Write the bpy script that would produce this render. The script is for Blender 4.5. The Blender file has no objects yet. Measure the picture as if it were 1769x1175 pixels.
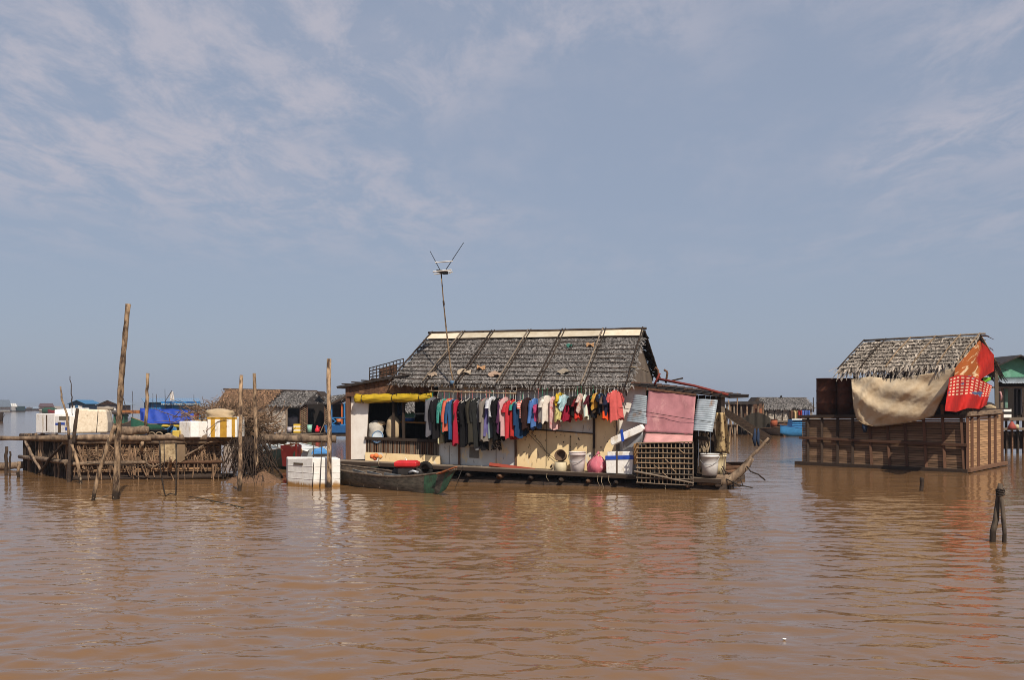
import bpy, math, random
import numpy as np
from mathutils import Vector, Matrix, noise as mnoise

rnd = random.Random(7)
SC = bpy.context.scene
COL = SC.collection

# ------------------------------------------------------------------ camera
F, UC, VH, H = 1700.0, 884.5, 700.0, 2.15      # focal length in photo pixels, centre column, horizon row, eye height
cam_d = bpy.data.cameras.new('camera')
cam_d.sensor_width = 36.0
cam_d.lens = 36.0 * F / 1769.0
cam_d.shift_y = (VH - 587.5) / 1769.0
cam_d.clip_start = 0.1
cam_d.clip_end = 20000.0
cam = bpy.data.objects.new('camera', cam_d)
COL.objects.link(cam)
cam.location = (0, 0, H)
cam.rotation_euler = (math.radians(90), 0, 0)
SC.camera = cam

# ------------------------------------------------------------------ light
SUN_A, SUN_EL = math.radians(22), math.radians(46)     # azimuth from behind the camera towards the right, elevation
to_sun = Vector((math.sin(SUN_A) * math.cos(SUN_EL), -math.cos(SUN_A) * math.cos(SUN_EL), math.sin(SUN_EL)))
sun_d = bpy.data.lights.new('sun', 'SUN')
sun_d.energy = 4.9
sun_d.angle = math.radians(0.6)
sun_d.color = (1.0, 0.90, 0.76)
sun = bpy.data.objects.new('sun', sun_d)
COL.objects.link(sun)
sun.rotation_euler = to_sun.to_track_quat('Z', 'Y').to_euler()
sun.location = (10, -10, 30)

world = bpy.data.worlds.new('World')
SC.world = world
world.use_nodes = True
def build_world():
    nt = world.node_tree
    nt.nodes.clear()
    N = lambda t: nt.nodes.new(t)
    L = nt.links.new
    out = N('ShaderNodeOutputWorld'); bg = N('ShaderNodeBackground')
    sky = N('ShaderNodeTexSky'); sky.sky_type = 'NISHITA'; sky.sun_disc = False
    sky.sun_elevation = SUN_EL; sky.sun_rotation = math.pi - SUN_A
    sky.altitude = 0; sky.air_density = 1.0; sky.dust_density = 1.6; sky.ozone_density = 2.0
    # humid air: the whole dome is veiled by an even grey-blue haze
    veil = N('ShaderNodeMix'); veil.data_type = 'RGBA'; veil.inputs[0].default_value = 0.78
    veil.inputs[7].default_value = (3.72, 4.32, 5.62, 1)
    L(sky.outputs[0], veil.inputs[6])
    # thin broken cloud sheet: noise on a flat layer overhead
    tc = N('ShaderNodeTexCoord'); sep = N('ShaderNodeSeparateXYZ'); L(tc.outputs['Generated'], sep.inputs[0])
    zc = N('ShaderNodeMath'); zc.operation = 'MAXIMUM'; zc.inputs[1].default_value = 0.02; L(sep.outputs[2], zc.inputs[0])
    za = N('ShaderNodeMath'); za.operation = 'ADD'; za.inputs[1].default_value = 0.06; L(zc.outputs[0], za.inputs[0])
    dx = N('ShaderNodeMath'); dx.operation = 'DIVIDE'; L(sep.outputs[0], dx.inputs[0]); L(za.outputs[0], dx.inputs[1])
    dy = N('ShaderNodeMath'); dy.operation = 'DIVIDE'; L(sep.outputs[1], dy.inputs[0]); L(za.outputs[0], dy.inputs[1])
    cmb = N('ShaderNodeCombineXYZ'); L(dx.outputs[0], cmb.inputs[0]); L(dy.outputs[0], cmb.inputs[1])
    def noise(scale, detail, rough, loc, dist=0.0, rotz=0.0, sc=(1, 1, 1)):
        mp = N('ShaderNodeMapping'); mp.inputs['Location'].default_value = loc
        mp.inputs['Rotation'].default_value = (0, 0, rotz); mp.inputs['Scale'].default_value = sc
        L(cmb.outputs[0], mp.inputs[0])
        n = N('ShaderNodeTexNoise'); n.inputs['Scale'].default_value = scale; n.inputs['Detail'].default_value = detail
        n.inputs['Roughness'].default_value = rough; n.inputs['Distortion'].default_value = dist
        L(mp.outputs[0], n.inputs['Vector']); return n.outputs['Fac']
    def ramp(src, a, b):
        m = N('ShaderNodeMapRange'); m.interpolation_type = 'SMOOTHSTEP'
        m.inputs[1].default_value = a; m.inputs[2].default_value = b; L(src, m.inputs[0]); return m.outputs[0]
    big = ramp(noise(0.55, 3, 0.5, (3.9, 3.0, 0)), 0.33, 0.56)
    mid = ramp(noise(4.6, 9, 0.68, (3.1, 1.7, 0), 0.3, 0.35, (1.0, .5, 1)), 0.36, 0.66)
    mul = N('ShaderNodeMath'); mul.operation = 'MULTIPLY'; L(big, mul.inputs[0]); L(mid, mul.inputs[1])
    thin = ramp(noise(2.4, 7, 0.6, (7.0, 3.0, 0), 0.2, 0.3, (1, .5, 1)), 0.45, 0.8)
    t2 = N('ShaderNodeMath'); t2.operation = 'MULTIPLY'; t2.inputs[1].default_value = 0.35; L(thin, t2.inputs[0])
    mx = N('ShaderNodeMath'); mx.operation = 'MAXIMUM'; L(mul.outputs[0], mx.inputs[0]); L(t2.outputs[0], mx.inputs[1])
    op = N('ShaderNodeMath'); op.operation = 'MULTIPLY'; op.inputs[1].default_value = 0.85; L(mx.outputs[0], op.inputs[0])
    # clouds dissolve in the haze near the horizon
    hz = ramp(sep.outputs[2], 0.10, 0.24)
    op2 = N('ShaderNodeMath'); op2.operation = 'MULTIPLY'; L(op.outputs[0], op2.inputs[0]); L(hz, op2.inputs[1])
    cl = N('ShaderNodeMix'); cl.data_type = 'RGBA'; cl.inputs[7].default_value = (5.5, 5.4, 6.2, 1)
    L(op2.outputs[0], cl.inputs[0]); L(veil.outputs[2], cl.inputs[6])
    L(cl.outputs[2], bg.inputs[0]); bg.inputs[1].default_value = 0.089
    L(bg.outputs[0], out.inputs[0])
build_world()

vs = SC.view_settings
vs.view_transform = 'Standard'; vs.look = 'None'; vs.exposure = 0.0; vs.gamma = 1.0
vs.use_curve_mapping = False
SC.render.engine = 'CYCLES'
SC.cycles.max_bounces = 6
SC.cycles.filter_width = 0.9
SC.cycles.caustics_reflective = False; SC.cycles.caustics_refractive = False

# ------------------------------------------------------------------ helpers
def lin(c):
    c = c / 255.0
    return c / 12.92 if c <= 0.04045 else ((c + 0.055) / 1.055) ** 2.4
def rgb(r, g, b): return (lin(r), lin(g), lin(b), 1.0)

def px(u, v, Y): return Vector(((u - UC) / F * Y, Y, H - (v - VH) / F * Y))
def wl(v): return F * H / (v - VH)                      # distance of a water-line point seen on row v
class Frame:
    """upright plane system: O on the water, e along the face, n away from the viewer"""
    def __init__(s, O, e, n):
        s.O = Vector((O[0], O[1], 0)); s.e = Vector((e[0], e[1], 0)).normalized(); s.n = Vector((n[0], n[1], 0)).normalized()
    def p(s, a, t, z): 
        v = s.O + s.e * a + s.n * t; v.z = z; return v
    def s_of(s, u, t):
        k = (u - UC) / F; b = s.O + s.n * t
        return (k * b.y - b.x) / (s.e.x - k * s.e.y)
    def hp(s, u, v, t):
        a = s.s_of(u, t); w = s.p(a, t, 0); w.z = H - (v - VH) / F * w.y; return w

class MB:
    def __init__(s): s.v = []; s.f = []
    def add(s, vs, fs):
        o = len(s.v); s.v += [tuple(x) for x in vs]; s.f += [tuple(i + o for i in f) for f in fs]; return s
    def quad(s, *p): return s.add(p, [tuple(range(len(p)))])
    def prism(s, pts, d):
        n = len(pts); d = Vector(d); pts = [Vector(p) for p in pts]
        vs = pts + [p + d for p in pts]
        fs = [tuple(range(n))[::-1], tuple(range(n, 2 * n))] + [(i, (i + 1) % n, (i + 1) % n + n, i + n) for i in range(n)]
        return s.add(vs, fs)
    def box(s, c, ax, ay, az):
        c = Vector(c); ax = Vector(ax) / 2; ay = Vector(ay) / 2; az = Vector(az) / 2
        vs = [c + ax * i + ay * j + az * k for i in (-1, 1) for j in (-1, 1) for k in (-1, 1)]
        return s.add(vs, [(0, 1, 3, 2), (4, 6, 7, 5), (0, 4, 5, 1), (2, 3, 7, 6), (0, 2, 6, 4), (1, 5, 7, 3)])
    def beam(s, a, b, w, h=None, up=(0, 0, 1)):
        a = Vector(a); b = Vector(b); h = w if h is None else h
        d = (b - a).normalized(); up = Vector(up)
        if abs(d.dot(up.normalized())) > 0.98: up = Vector((1, 0, 0))
        x = d.cross(up).normalized(); y = x.cross(d)
        return s.box((a + b) / 2, b - a, x * w, y * h)
    def tube(s, pts, r, n=8, cap=True, jit=0.0):
        pts = [Vector(p) for p in pts]; m = len(pts)
        rs = list(r) if isinstance(r, (list, tuple)) else [r] * m
        vs = []; fs = []
        x = None
        for i, p in enumerate(pts):
            d = (pts[min(i + 1, m - 1)] - pts[max(i - 1, 0)]).normalized()
            if x is None:
                a = Vector((0, 0, 1)) if abs(d.z) < 0.9 else Vector((1, 0, 0))
                x = d.cross(a).normalized()
            else:
                x = (x - d * x.dot(d)).normalized()
            y = d.cross(x)
            for k in range(n):
                an = 2 * math.pi * k / n; rr = rs[i] * (1 + (rnd.uniform(-jit, jit) if jit else 0))
                vs.append(p + x * (math.cos(an) * rr) + y * (math.sin(an) * rr))
        for i in range(m - 1):
            for k in range(n):
                k2 = (k + 1) % n
                fs.append((i * n + k, i * n + k2, (i + 1) * n + k2, (i + 1) * n + k))
        if cap:
            fs.append(tuple(range(n))[::-1]); fs.append(tuple(range((m - 1) * n, m * n)))
        return s.add(vs, fs)
    def lathe(s, base, prof, n=20, axis=(0, 0, 1)):
        base = Vector(base); a = Vector(axis).normalized()
        t = Vector((1, 0, 0)) if abs(a.x) < 0.8 else Vector((0, 1, 0))
        x = a.cross(t).normalized(); y = a.cross(x)
        vs = [base + a * z + (x * math.cos(2 * math.pi * k / n) + y * math.sin(2 * math.pi * k / n)) * r for r, z in prof for k in range(n)]
        fs = [(i * n + k, i * n + (k + 1) % n, (i + 1) * n + (k + 1) % n, (i + 1) * n + k) for i in range(len(prof) - 1) for k in range(n)]
        return s.add(vs, fs)
    def grid(s, fn, nu, nv, thick=None):
        P = [[Vector(fn(i / nu, j / nv)) for j in range(nv + 1)] for i in range(nu + 1)]
        vs = [p for row in P for p in row]; w = nv + 1
        fs = [(i * w + j, (i + 1) * w + j, (i + 1) * w + j + 1, i * w + j + 1) for i in range(nu) for j in range(nv)]
        if thick is None: return s.add(vs, fs)
        th = Vector(thick); m = len(vs)
        fs2 = [tuple(x + m for x in f[::-1]) for f in fs]
        rim = [(i * w) for i in range(nu + 1)] + [nu * w + j for j in range(1, nv + 1)] + [i * w + nv for i in range(nu - 1, -1, -1)] + [j for j in range(nv - 1, 0, -1)]
        fr = [(rim[k], rim[k - 1], rim[k - 1] + m, rim[k] + m) for k in range(len(rim))]
        return s.add(vs + [v + th for v in vs], fs + fs2 + fr)
    def build(s, name, mat, parent=None, smooth=False, **tags):
        me = bpy.data.meshes.new(name)
        off = parent_loc(parent)
        me.from_pydata([(v[0] - off.x, v[1] - off.y, v[2] - off.z) for v in s.v], [], s.f)
        if smooth: me.shade_smooth()
        me.materials.append(mat)
        o = bpy.data.objects.new(name, me); COL.objects.link(o)
        if parent: o.parent = parent
        tagit(o, **tags)
        return o
WLOC = {}
def parent_loc(o):
    if o is None: return Vector((0, 0, 0))
    return WLOC.get(o.name, Vector((0, 0, 0)))
def tagit(o, label=None, cat=None, group=None, kind=None):
    if label: o['label'] = label
    if cat: o['category'] = cat
    if group: o['group'] = group
    if kind: o['kind'] = kind
    return o
def thing(name, loc, label, cat, group=None):
    o = bpy.data.objects.new(name, None); COL.objects.link(o)
    o.empty_display_size = 0.2
    o.location = loc; WLOC[o.name] = Vector(loc)
    return tagit(o, label, cat, group)

UNIT = {}
def unit_box(mat):
    """a shared, slightly bevelled unit box: x is the long axis"""
    if mat.name in UNIT: return UNIT[mat.name]
    b = 0.06; h = 0.5
    vs = []; fs = []
    ring = [(-h + b, -h), (h - b, -h), (h, -h + b), (h, h - b), (h - b, h), (-h + b, h), (-h, h - b), (-h, -h + b)]
    for x in (-h, h):
        for y, z in ring: vs.append((x, y, z))
    fs = [tuple(range(8))[::-1], tuple(range(8, 16))] + [(i, (i + 1) % 8, (i + 1) % 8 + 8, i + 8) for i in range(8)]
    me = bpy.data.meshes.new('piece_' + mat.name); me.from_pydata(vs, [], fs); me.materials.append(mat)
    UNIT[mat.name] = me; return me
RODS = {}
def unit_rod(mat, k):
    key = (mat.name, k)
    if key in RODS: return RODS[key]
    r = random.Random(k * 13 + 5)
    mb = MB(); m = 6; n = 7; vs = []
    for i in range(m + 1):
        by, bz = (0, 0) if i in (0, m) else (r.uniform(-.22, .22), r.uniform(-.22, .22))
        rr = 0.5 * r.uniform(.85, 1.1) * (1.08 - .16 * i / m)
        vs += [(-.5 + i / m, by + rr * math.cos(6.2832 * j / n), bz + rr * math.sin(6.2832 * j / n)) for j in range(n)]
    mb.add(vs, [(i * n + j, i * n + (j + 1) % n, (i + 1) * n + (j + 1) % n, (i + 1) * n + j) for i in range(m) for j in range(n)] + [tuple(range(n))[::-1], tuple(range(m * n, m * n + n))])
    me = bpy.data.meshes.new('rod_' + mat.name); me.from_pydata(mb.v, [], mb.f); me.shade_smooth(); me.materials.append(mat)
    RODS[key] = me; return me
def place(me, name, a, b, w, h, parent, up=(0, 0, 1), **tags):
    a = Vector(a); b = Vector(b); d = b - a; L = d.length; d.normalize(); up = Vector(up)
    if abs(d.dot(up.normalized())) > 0.98: up = Vector((0.3, 1, 0))
    x = d.cross(up).normalized(); y = x.cross(d)
    off = parent_loc(parent); c = (a + b) / 2 - off
    M = Matrix(((d.x * L, x.x * w, y.x * h, c.x), (d.y * L, x.y * w, y.y * h, c.y), (d.z * L, x.z * w, y.z * h, c.z), (0, 0, 0, 1)))
    o = bpy.data.objects.new(name, me); COL.objects.link(o)
    if parent: o.parent = parent
    o.matrix_basis = M
    return tagit(o, **tags)
def plank(name, a, b, w, h, mat, parent, up=(0, 0, 1), **tags): return place(unit_box(mat), name, a, b, w, h, parent, up, **tags)
def rod(name, a, b, d, mat, parent, **tags): return place(unit_rod(mat, rnd.randrange(5)), name, a, b, d, d, parent, **tags)

# ------------------------------------------------------------------ materials
MATS = {}
def mat(name, c, c2=None, rough=0.85, scale=6.0, stretch=(1, 1, 1), bump=0.25, var=0.18, spots=None, spec=0.25,
        metal=0.0, island=0.0, contrast=(0.32, 0.70), bdist=0.02, spots2=None, trans=0.0, coord='Object', pattern=None):
    if name in MATS: return MATS[name]
    m = bpy.data.materials.new(name); m.use_nodes = True; nt = m.node_tree; nt.nodes.clear()
    N = lambda t: nt.nodes.new(t); L = nt.links.new
    out = N('ShaderNodeOutputMaterial'); bs = N('ShaderNodeBsdfPrincipled'); L(bs.outputs[0], out.inputs[0])
    bs.inputs['Roughness'].default_value = rough; bs.inputs['Metallic'].default_value = metal
    bs.inputs['Specular IOR Level'].default_value = spec
    tc = N('ShaderNodeTexCoord'); oi = N('ShaderNodeObjectInfo')
    mp = N('ShaderNodeMapping'); mp.inputs['Scale'].default_value = stretch; L(tc.outputs[coord], mp.inputs[0])
    sh = N('ShaderNodeMath'); sh.operation = 'MULTIPLY'; sh.inputs[1].default_value = 31.7; L(oi.outputs['Random'], sh.inputs[0])
    ad = N('ShaderNodeVectorMath'); ad.operation = 'ADD'; L(mp.outputs[0], ad.inputs[0]); L(sh.outputs[0], ad.inputs[1])
    n1 = N('ShaderNodeTexNoise'); n1.inputs['Scale'].default_value = scale; n1.inputs['Detail'].default_value = 7; n1.inputs['Roughness'].default_value = 0.62
    L(ad.outputs[0], n1.inputs['Vector'])
    mr = N('ShaderNodeMapRange'); mr.inputs[1].default_value = contrast[0]; mr.inputs[2].default_value = contrast[1]; L(n1.outputs['Fac'], mr.inputs[0])
    if c2 is None: c2 = tuple(x * 0.62 for x in c[:3]) + (1,)
    mx = N('ShaderNodeMix'); mx.data_type = 'RGBA'; mx.inputs[6].default_value = c2; mx.inputs[7].default_value = c
    L(mr.outputs[0], mx.inputs[0]); colr = mx.outputs[2]
    if pattern: colr = pattern(nt, N, L, tc, colr)
    for sp in (spots, spots2):
        if not sp: continue
        sc_, sscale, th, soft, amt = sp[0], sp[1], sp[2], sp[3], sp[4]
        ns = N('ShaderNodeTexNoise'); ns.inputs['Scale'].default_value = sscale; ns.inputs['Detail'].default_value = 6; ns.inputs['Roughness'].default_value = 0.65
        if len(sp) > 5:
            mp2 = N('ShaderNodeMapping'); mp2.inputs['Scale'].default_value = sp[5]; L(ad.outputs[0], mp2.inputs[0]); L(mp2.outputs[0], ns.inputs['Vector'])
        else: L(ad.outputs[0], ns.inputs['Vector'])
        r2 = N('ShaderNodeMapRange'); r2.interpolation_type = 'SMOOTHSTEP'; r2.inputs[1].default_value = th; r2.inputs[2].default_value = th + soft
        r2.inputs[4].default_value = amt; L(ns.outputs['Fac'], r2.inputs[0])
        m2 = N('ShaderNodeMix'); m2.data_type = 'RGBA'; m2.inputs[7].default_value = sc_; L(r2.outputs[0], m2.inputs[0]); L(colr, m2.inputs[6]); colr = m2.outputs[2]
    if var or island:
        vv = N('ShaderNodeMapRange'); vv.inputs[3].default_value = 1 - var; vv.inputs[4].default_value = 1 + var; L(oi.outputs['Random'], vv.inputs[0]); f = vv.outputs[0]
        if island:
            ge = N('ShaderNodeNewGeometry'); v2 = N('ShaderNodeMapRange'); v2.inputs[3].default_value = 1 - island; v2.inputs[4].default_value = 1 + island
            L(ge.outputs['Random Per Island'], v2.inputs[0]); ml = N('ShaderNodeMath'); ml.operation = 'MULTIPLY'; L(f, ml.inputs[0]); L(v2.outputs[0], ml.inputs[1]); f = ml.outputs[0]
        vm = N('ShaderNodeVectorMath'); vm.operation = 'SCALE'; L(colr, vm.inputs[0]); L(f, vm.inputs['Scale']); colr = vm.outputs[0]
    L(colr, bs.inputs['Base Color'])
    if bump:
        bp = N('ShaderNodeBump'); bp.inputs['Strength'].default_value = bump; bp.inputs['Distance'].default_value = bdist
        L(n1.outputs['Fac'], bp.inputs['Height']); L(bp.outputs[0], bs.inputs['Normal'])
    if trans:
        tr = N('ShaderNodeBsdfTranslucent'); L(colr, tr.inputs[0]); ms = N('ShaderNodeMixShader'); ms.inputs[0].default_value = trans
        L(bs.outputs[0], ms.inputs[1]); L(tr.outputs[0], ms.inputs[2]); L(ms.outputs[0], out.inputs[0])
    MATS[name] = m; return m

def wetband(nt, N, L, tc, colr):
    """dark wet foot where a stake stands in the water"""
    sp = N('ShaderNodeSeparateXYZ'); L(tc.outputs['Object'], sp.inputs[0]); nz = N('ShaderNodeTexNoise'); nz.inputs['Scale'].default_value = 5; L(tc.outputs['Object'], nz.inputs['Vector'])
    ad = N('ShaderNodeMath'); ad.operation = 'MULTIPLY_ADD'; ad.inputs[1].default_value = -.25; L(nz.outputs['Fac'], ad.inputs[0]); L(sp.outputs[2], ad.inputs[2])
    mr = N('ShaderNodeMapRange'); mr.interpolation_type = 'SMOOTHSTEP'; mr.inputs[1].default_value = .16; mr.inputs[2].default_value = .0; L(ad.outputs[0], mr.inputs[0])
    m = N('ShaderNodeMix'); m.data_type = 'RGBA'; L(mr.outputs[0], m.inputs[0]); L(colr, m.inputs[6]); m.inputs[7].default_value = rgb(50, 40, 32); return m.outputs[2]
GR = (1.5, 9, 9)      # grain along a piece whose x is the long axis
W_dark = mat('dark_wood', rgb(74, 60, 50), rgb(38, 30, 26), scale=3, stretch=GR, spots=(rgb(110, 96, 82), 5, .58, .15, .6))
W_brown = mat('brown_wood', rgb(122, 92, 70), rgb(72, 50, 38), scale=3, stretch=GR, var=.28)
W_red = mat('red_brown_wood', rgb(116, 82, 62), rgb(62, 46, 38), scale=3, stretch=GR, var=.25, spots=(rgb(96, 88, 80), 4, .55, .2, .7))
W_grey = mat('grey_wood', rgb(138, 124, 108), rgb(84, 74, 66), scale=3, stretch=GR, var=.25)
W_log = mat('bark_log', rgb(150, 128, 106), rgb(66, 54, 46), scale=7, stretch=(1, 1, .35), bump=.6, bdist=.03, spots=(rgb(170, 150, 126), 9, .6, .1, .7))
W_pole = mat('weathered_pole', rgb(174, 147, 118), rgb(66, 51, 41), scale=11, contrast=(.38, .62), stretch=(1, 1, .35), bump=.6, bdist=.03, spots=(rgb(52, 42, 36), 6, .56, .10, .8), spots2=(rgb(196, 176, 150), 14, .60, .06, .6), pattern=wetband)
W_rod = mat('stick', rgb(150, 124, 100), rgb(84, 66, 53), scale=3, stretch=(3, 3, 3), var=.35, bump=.4)
W_rodd = mat('dark_stick', rgb(72, 58, 48), rgb(36, 29, 25), scale=3, stretch=(3, 3, 3), var=.3, bump=.4)
W_twig = mat('dry_twig', rgb(140, 114, 90), rgb(82, 64, 50), scale=3, island=.45, var=0, bump=.2)
W_bamboo = mat('old_bamboo', rgb(168, 144, 116), rgb(96, 78, 62), scale=3, stretch=(3, 3, 3), var=.28, bump=.3)
W_slat = mat('cage_slat', rgb(148, 120, 94), rgb(82, 63, 50), scale=3, stretch=(6, 6, 6), var=.35, spots=(rgb(176, 150, 120), 5, .62, .1, .6))
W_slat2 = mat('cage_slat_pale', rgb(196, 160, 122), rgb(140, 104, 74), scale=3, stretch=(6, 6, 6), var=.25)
THATCH = mat('thatch', rgb(142, 137, 134), rgb(66, 63, 61), scale=14, island=.42, var=.08, bump=.4)
THATCH_W = mat('thatch_brown', rgb(156, 122, 92), rgb(84, 62, 48), scale=14, island=.5, var=.08, bump=.4)
THATCH_B = mat('thatch_bed', rgb(58, 50, 46), rgb(30, 26, 24), scale=10, var=.1)
STEEL_RUST = mat('rusty_sheet', rgb(86, 56, 42), rgb(44, 32, 28), scale=4, rough=.8, spots=(rgb(128, 74, 46), 3, .52, .2, .8))
TIN = mat('corrugated_tin', rgb(168, 178, 186), rgb(132, 142, 150), scale=5, rough=.5, metal=.25, spec=.4, bump=.08, spots=(rgb(138, 108, 84), 3, .58, .1, .75, (1, 1, .4)))
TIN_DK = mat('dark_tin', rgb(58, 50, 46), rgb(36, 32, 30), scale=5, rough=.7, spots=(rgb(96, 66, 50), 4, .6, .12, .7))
CREAM = mat('cream_wall_paint', rgb(240, 216, 170), rgb(226, 198, 150), scale=2.2, rough=.8, bump=.1, var=0,
            spots=(rgb(212, 214, 212), 2.3, .56, .10, .85, (1, 1, .55)), spots2=(rgb(140, 112, 82), 3.5, .60, .05, .75, (2.2, 2.2, .6)))
GREYW = mat('grey_white_wall_paint', rgb(222, 222, 216), rgb(200, 198, 190), scale=2.5, rough=.8, bump=.1, var=0,
            spots=(rgb(236, 214, 170), 1.6, .55, .05, .8, (1, 1, .6)), spots2=(rgb(128, 112, 94), 3.5, .60, .05, .7, (2.2, 2.2, .6)))
WHITEW = mat('white_wall_paint', rgb(238, 232, 224), rgb(218, 208, 198), scale=2.5, rough=.8, bump=.12, var=0,
             spots=(rgb(120, 92, 72), 3.2, .66, .03, .9, (1.6, 1.6, .8)), spots2=(rgb(190, 172, 150), 2, .56, .2, .5))
STYRO = mat('styrofoam', rgb(240, 238, 234), rgb(222, 220, 216), scale=16, rough=.75, bump=.2, var=.03, bdist=.006, spots=(rgb(150, 132, 108), 10, .63, .05, .6), spots2=(rgb(178, 158, 124), 3.2, .54, .10, .6, (1.4, 1.4, .5)))
STYRO_D = mat('dirty_styrofoam', rgb(238, 224, 202), rgb(212, 194, 168), scale=14, rough=.8, bump=.35, var=.03, bdist=.01, spots=(rgb(150, 128, 100), 13, .60, .07, .6))
TAPE_Y = mat('yellow_tape', rgb(206, 160, 56), rgb(176, 130, 44), scale=8, rough=.4, bump=.08, spec=.5)
TAPE_B = mat('blue_tape', rgb(40, 84, 190), rgb(30, 62, 150), scale=8, rough=.4, bump=.08, spec=.5)
ROPE = mat('rope', rgb(170, 152, 126), rgb(110, 96, 80), scale=20, rough=.9, var=.3)
ROPE_D = mat('dark_rope', rgb(70, 60, 52), rgb(40, 34, 30), scale=20, rough=.9, var=.3)
BLACK = mat('matt_black', rgb(34, 31, 29), rgb(20, 18, 17), scale=5, rough=.8)
def plain(name, r, g, b, rough=.7, **k):
    kw = dict(scale=5, bump=.12, var=.06); kw.update(k)
    c = rgb(r, g, b); return mat(name, c, tuple(x * .74 for x in c[:3]) + (1,), rough=rough, **kw)

# ------------------------------------------------------------------ water
def build_water():
    def axis(lo, hi, step, far, grow):
        a = list(np.arange(lo, hi + step / 2, step)); up = [a[-1]]; s = step
        while up[-1] < far: s *= grow; up.append(up[-1] + s)
        dn = [a[0]]; s = step
        while dn[-1] > -far: s *= grow; dn.append(dn[-1] - s)
        return np.array(dn[:0:-1] + a + up[1:])
    xs = axis(-9, 9, 0.05, 6000, 1.035); ys = axis(7.0, 21, 0.042, 6000, 1.022)
    X, Y = np.meshgrid(xs, ys, indexing='ij')
    dx = np.gradient(xs)[:, None] * np.ones_like(Y); dyy = np.gradient(ys)[None, :] * np.ones_like(X)
    st = np.maximum(dx, dyy)
    rg = np.random.RandomState(11); Z = np.zeros_like(X)
    # calmer and choppier patches drift over the surface
    gust = 0.78 + 0.42 * np.sin(X * .21 + 1.3 + .7 * np.sin(Y * .17)) * np.sin(Y * .13 + .5) + .12 * np.sin(X * .53 - Y * .31)
    for i in range(110):
        lam = 0.14 * (12.0 ** rg.rand() ** 1.15); k = 2 * math.pi / lam
        th = math.radians(78) + rg.normal() * .60                     # waves run mostly towards and away from the viewer
        amp = 0.0050 * (lam / .6) ** 0.85 * (0.5 + rg.rand()) * (1.2 if lam < .7 else .62)
        ph = rg.rand() * 6.283
        arg = k * (X * math.cos(th) + Y * math.sin(th)) + ph + .5 * np.sin(X * .33 + ph) + .4 * np.sin(Y * .27 + 2 * ph)
        fade = np.clip((lam / st - 2.5) / 3.0, 0, 1)
        Z += amp * 0.235 * fade * np.sin(arg) * (gust if lam < 1.2 else 1)
    nx, ny = X.shape
    co = np.stack([X, Y, Z], -1).reshape(-1, 3).astype(np.float32)
    i = np.arange(nx - 1)[:, None] * ny + np.arange(ny - 1)[None, :]
    q = np.stack([i, i + ny, i + ny + 1, i + 1], -1).reshape(-1, 4).astype(np.int32)
    me = bpy.data.meshes.new('water'); me.vertices.add(len(co)); me.vertices.foreach_set('co', co.ravel())
    me.loops.add(q.size); me.loops.foreach_set('vertex_index', q.ravel()); me.polygons.add(len(q))
    me.polygons.foreach_set('loop_start', np.arange(0, q.size, 4, dtype=np.int32)); me.polygons.foreach_set('loop_total', np.full(len(q), 4, np.int32))
    me.update(); me.validate(); me.shade_smooth()
    m = bpy.data.materials.new('muddy_water'); m.use_nodes = True; nt = m.node_tree; N = lambda t: nt.nodes.new(t); L = nt.links.new
    bs = nt.nodes['Principled BSDF']; bs.inputs['Roughness'].default_value = 0.07; bs.inputs['IOR'].default_value = 1.33
    bs.inputs['Specular IOR Level'].default_value = 0.5
    tc = N('ShaderNodeTexCoord')
    n0 = N('ShaderNodeTexNoise'); n0.inputs['Scale'].default_value = .22; n0.inputs['Detail'].default_value = 4; L(tc.outputs['Object'], n0.inputs['Vector'])
    mx = N('ShaderNodeMix'); mx.data_type = 'RGBA'; mx.inputs[6].default_value = rgb(110, 82, 54); mx.inputs[7].default_value = rgb(124, 93, 62)
    L(n0.outputs['Fac'], mx.inputs[0]); L(mx.outputs[2], bs.inputs['Base Color'])
    mp = N('ShaderNodeMapping'); mp.inputs['Scale'].default_value = (.6, 1, 1); mp.inputs['Rotation'].default_value = (0, 0, .2); L(tc.outputs['Object'], mp.inputs[0])
    prev = None
    for sc_, st_, di_ in ((1.1, .30, .05), (3.4, .40, .025), (9.0, .60, .009)):
        n1 = N('ShaderNodeTexNoise'); n1.inputs['Scale'].default_value = sc_; n1.inputs['Detail'].default_value = 2; n1.inputs['Roughness'].default_value = .5; L(mp.outputs[0], n1.inputs['Vector'])
        bp = N('ShaderNodeBump'); bp.inputs['Strength'].default_value = st_; bp.inputs['Distance'].default_value = di_; L(n1.outputs['Fac'], bp.inputs['Height'])
        if prev: L(prev, bp.inputs['Normal'])
        prev = bp.outputs[0]
    L(prev, bs.inputs['Normal'])
    me.materials.append(m)
    o = bpy.data.objects.new('water', me); COL.objects.link(o); o['kind'] = 'structure'
    return o
build_water()
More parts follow.
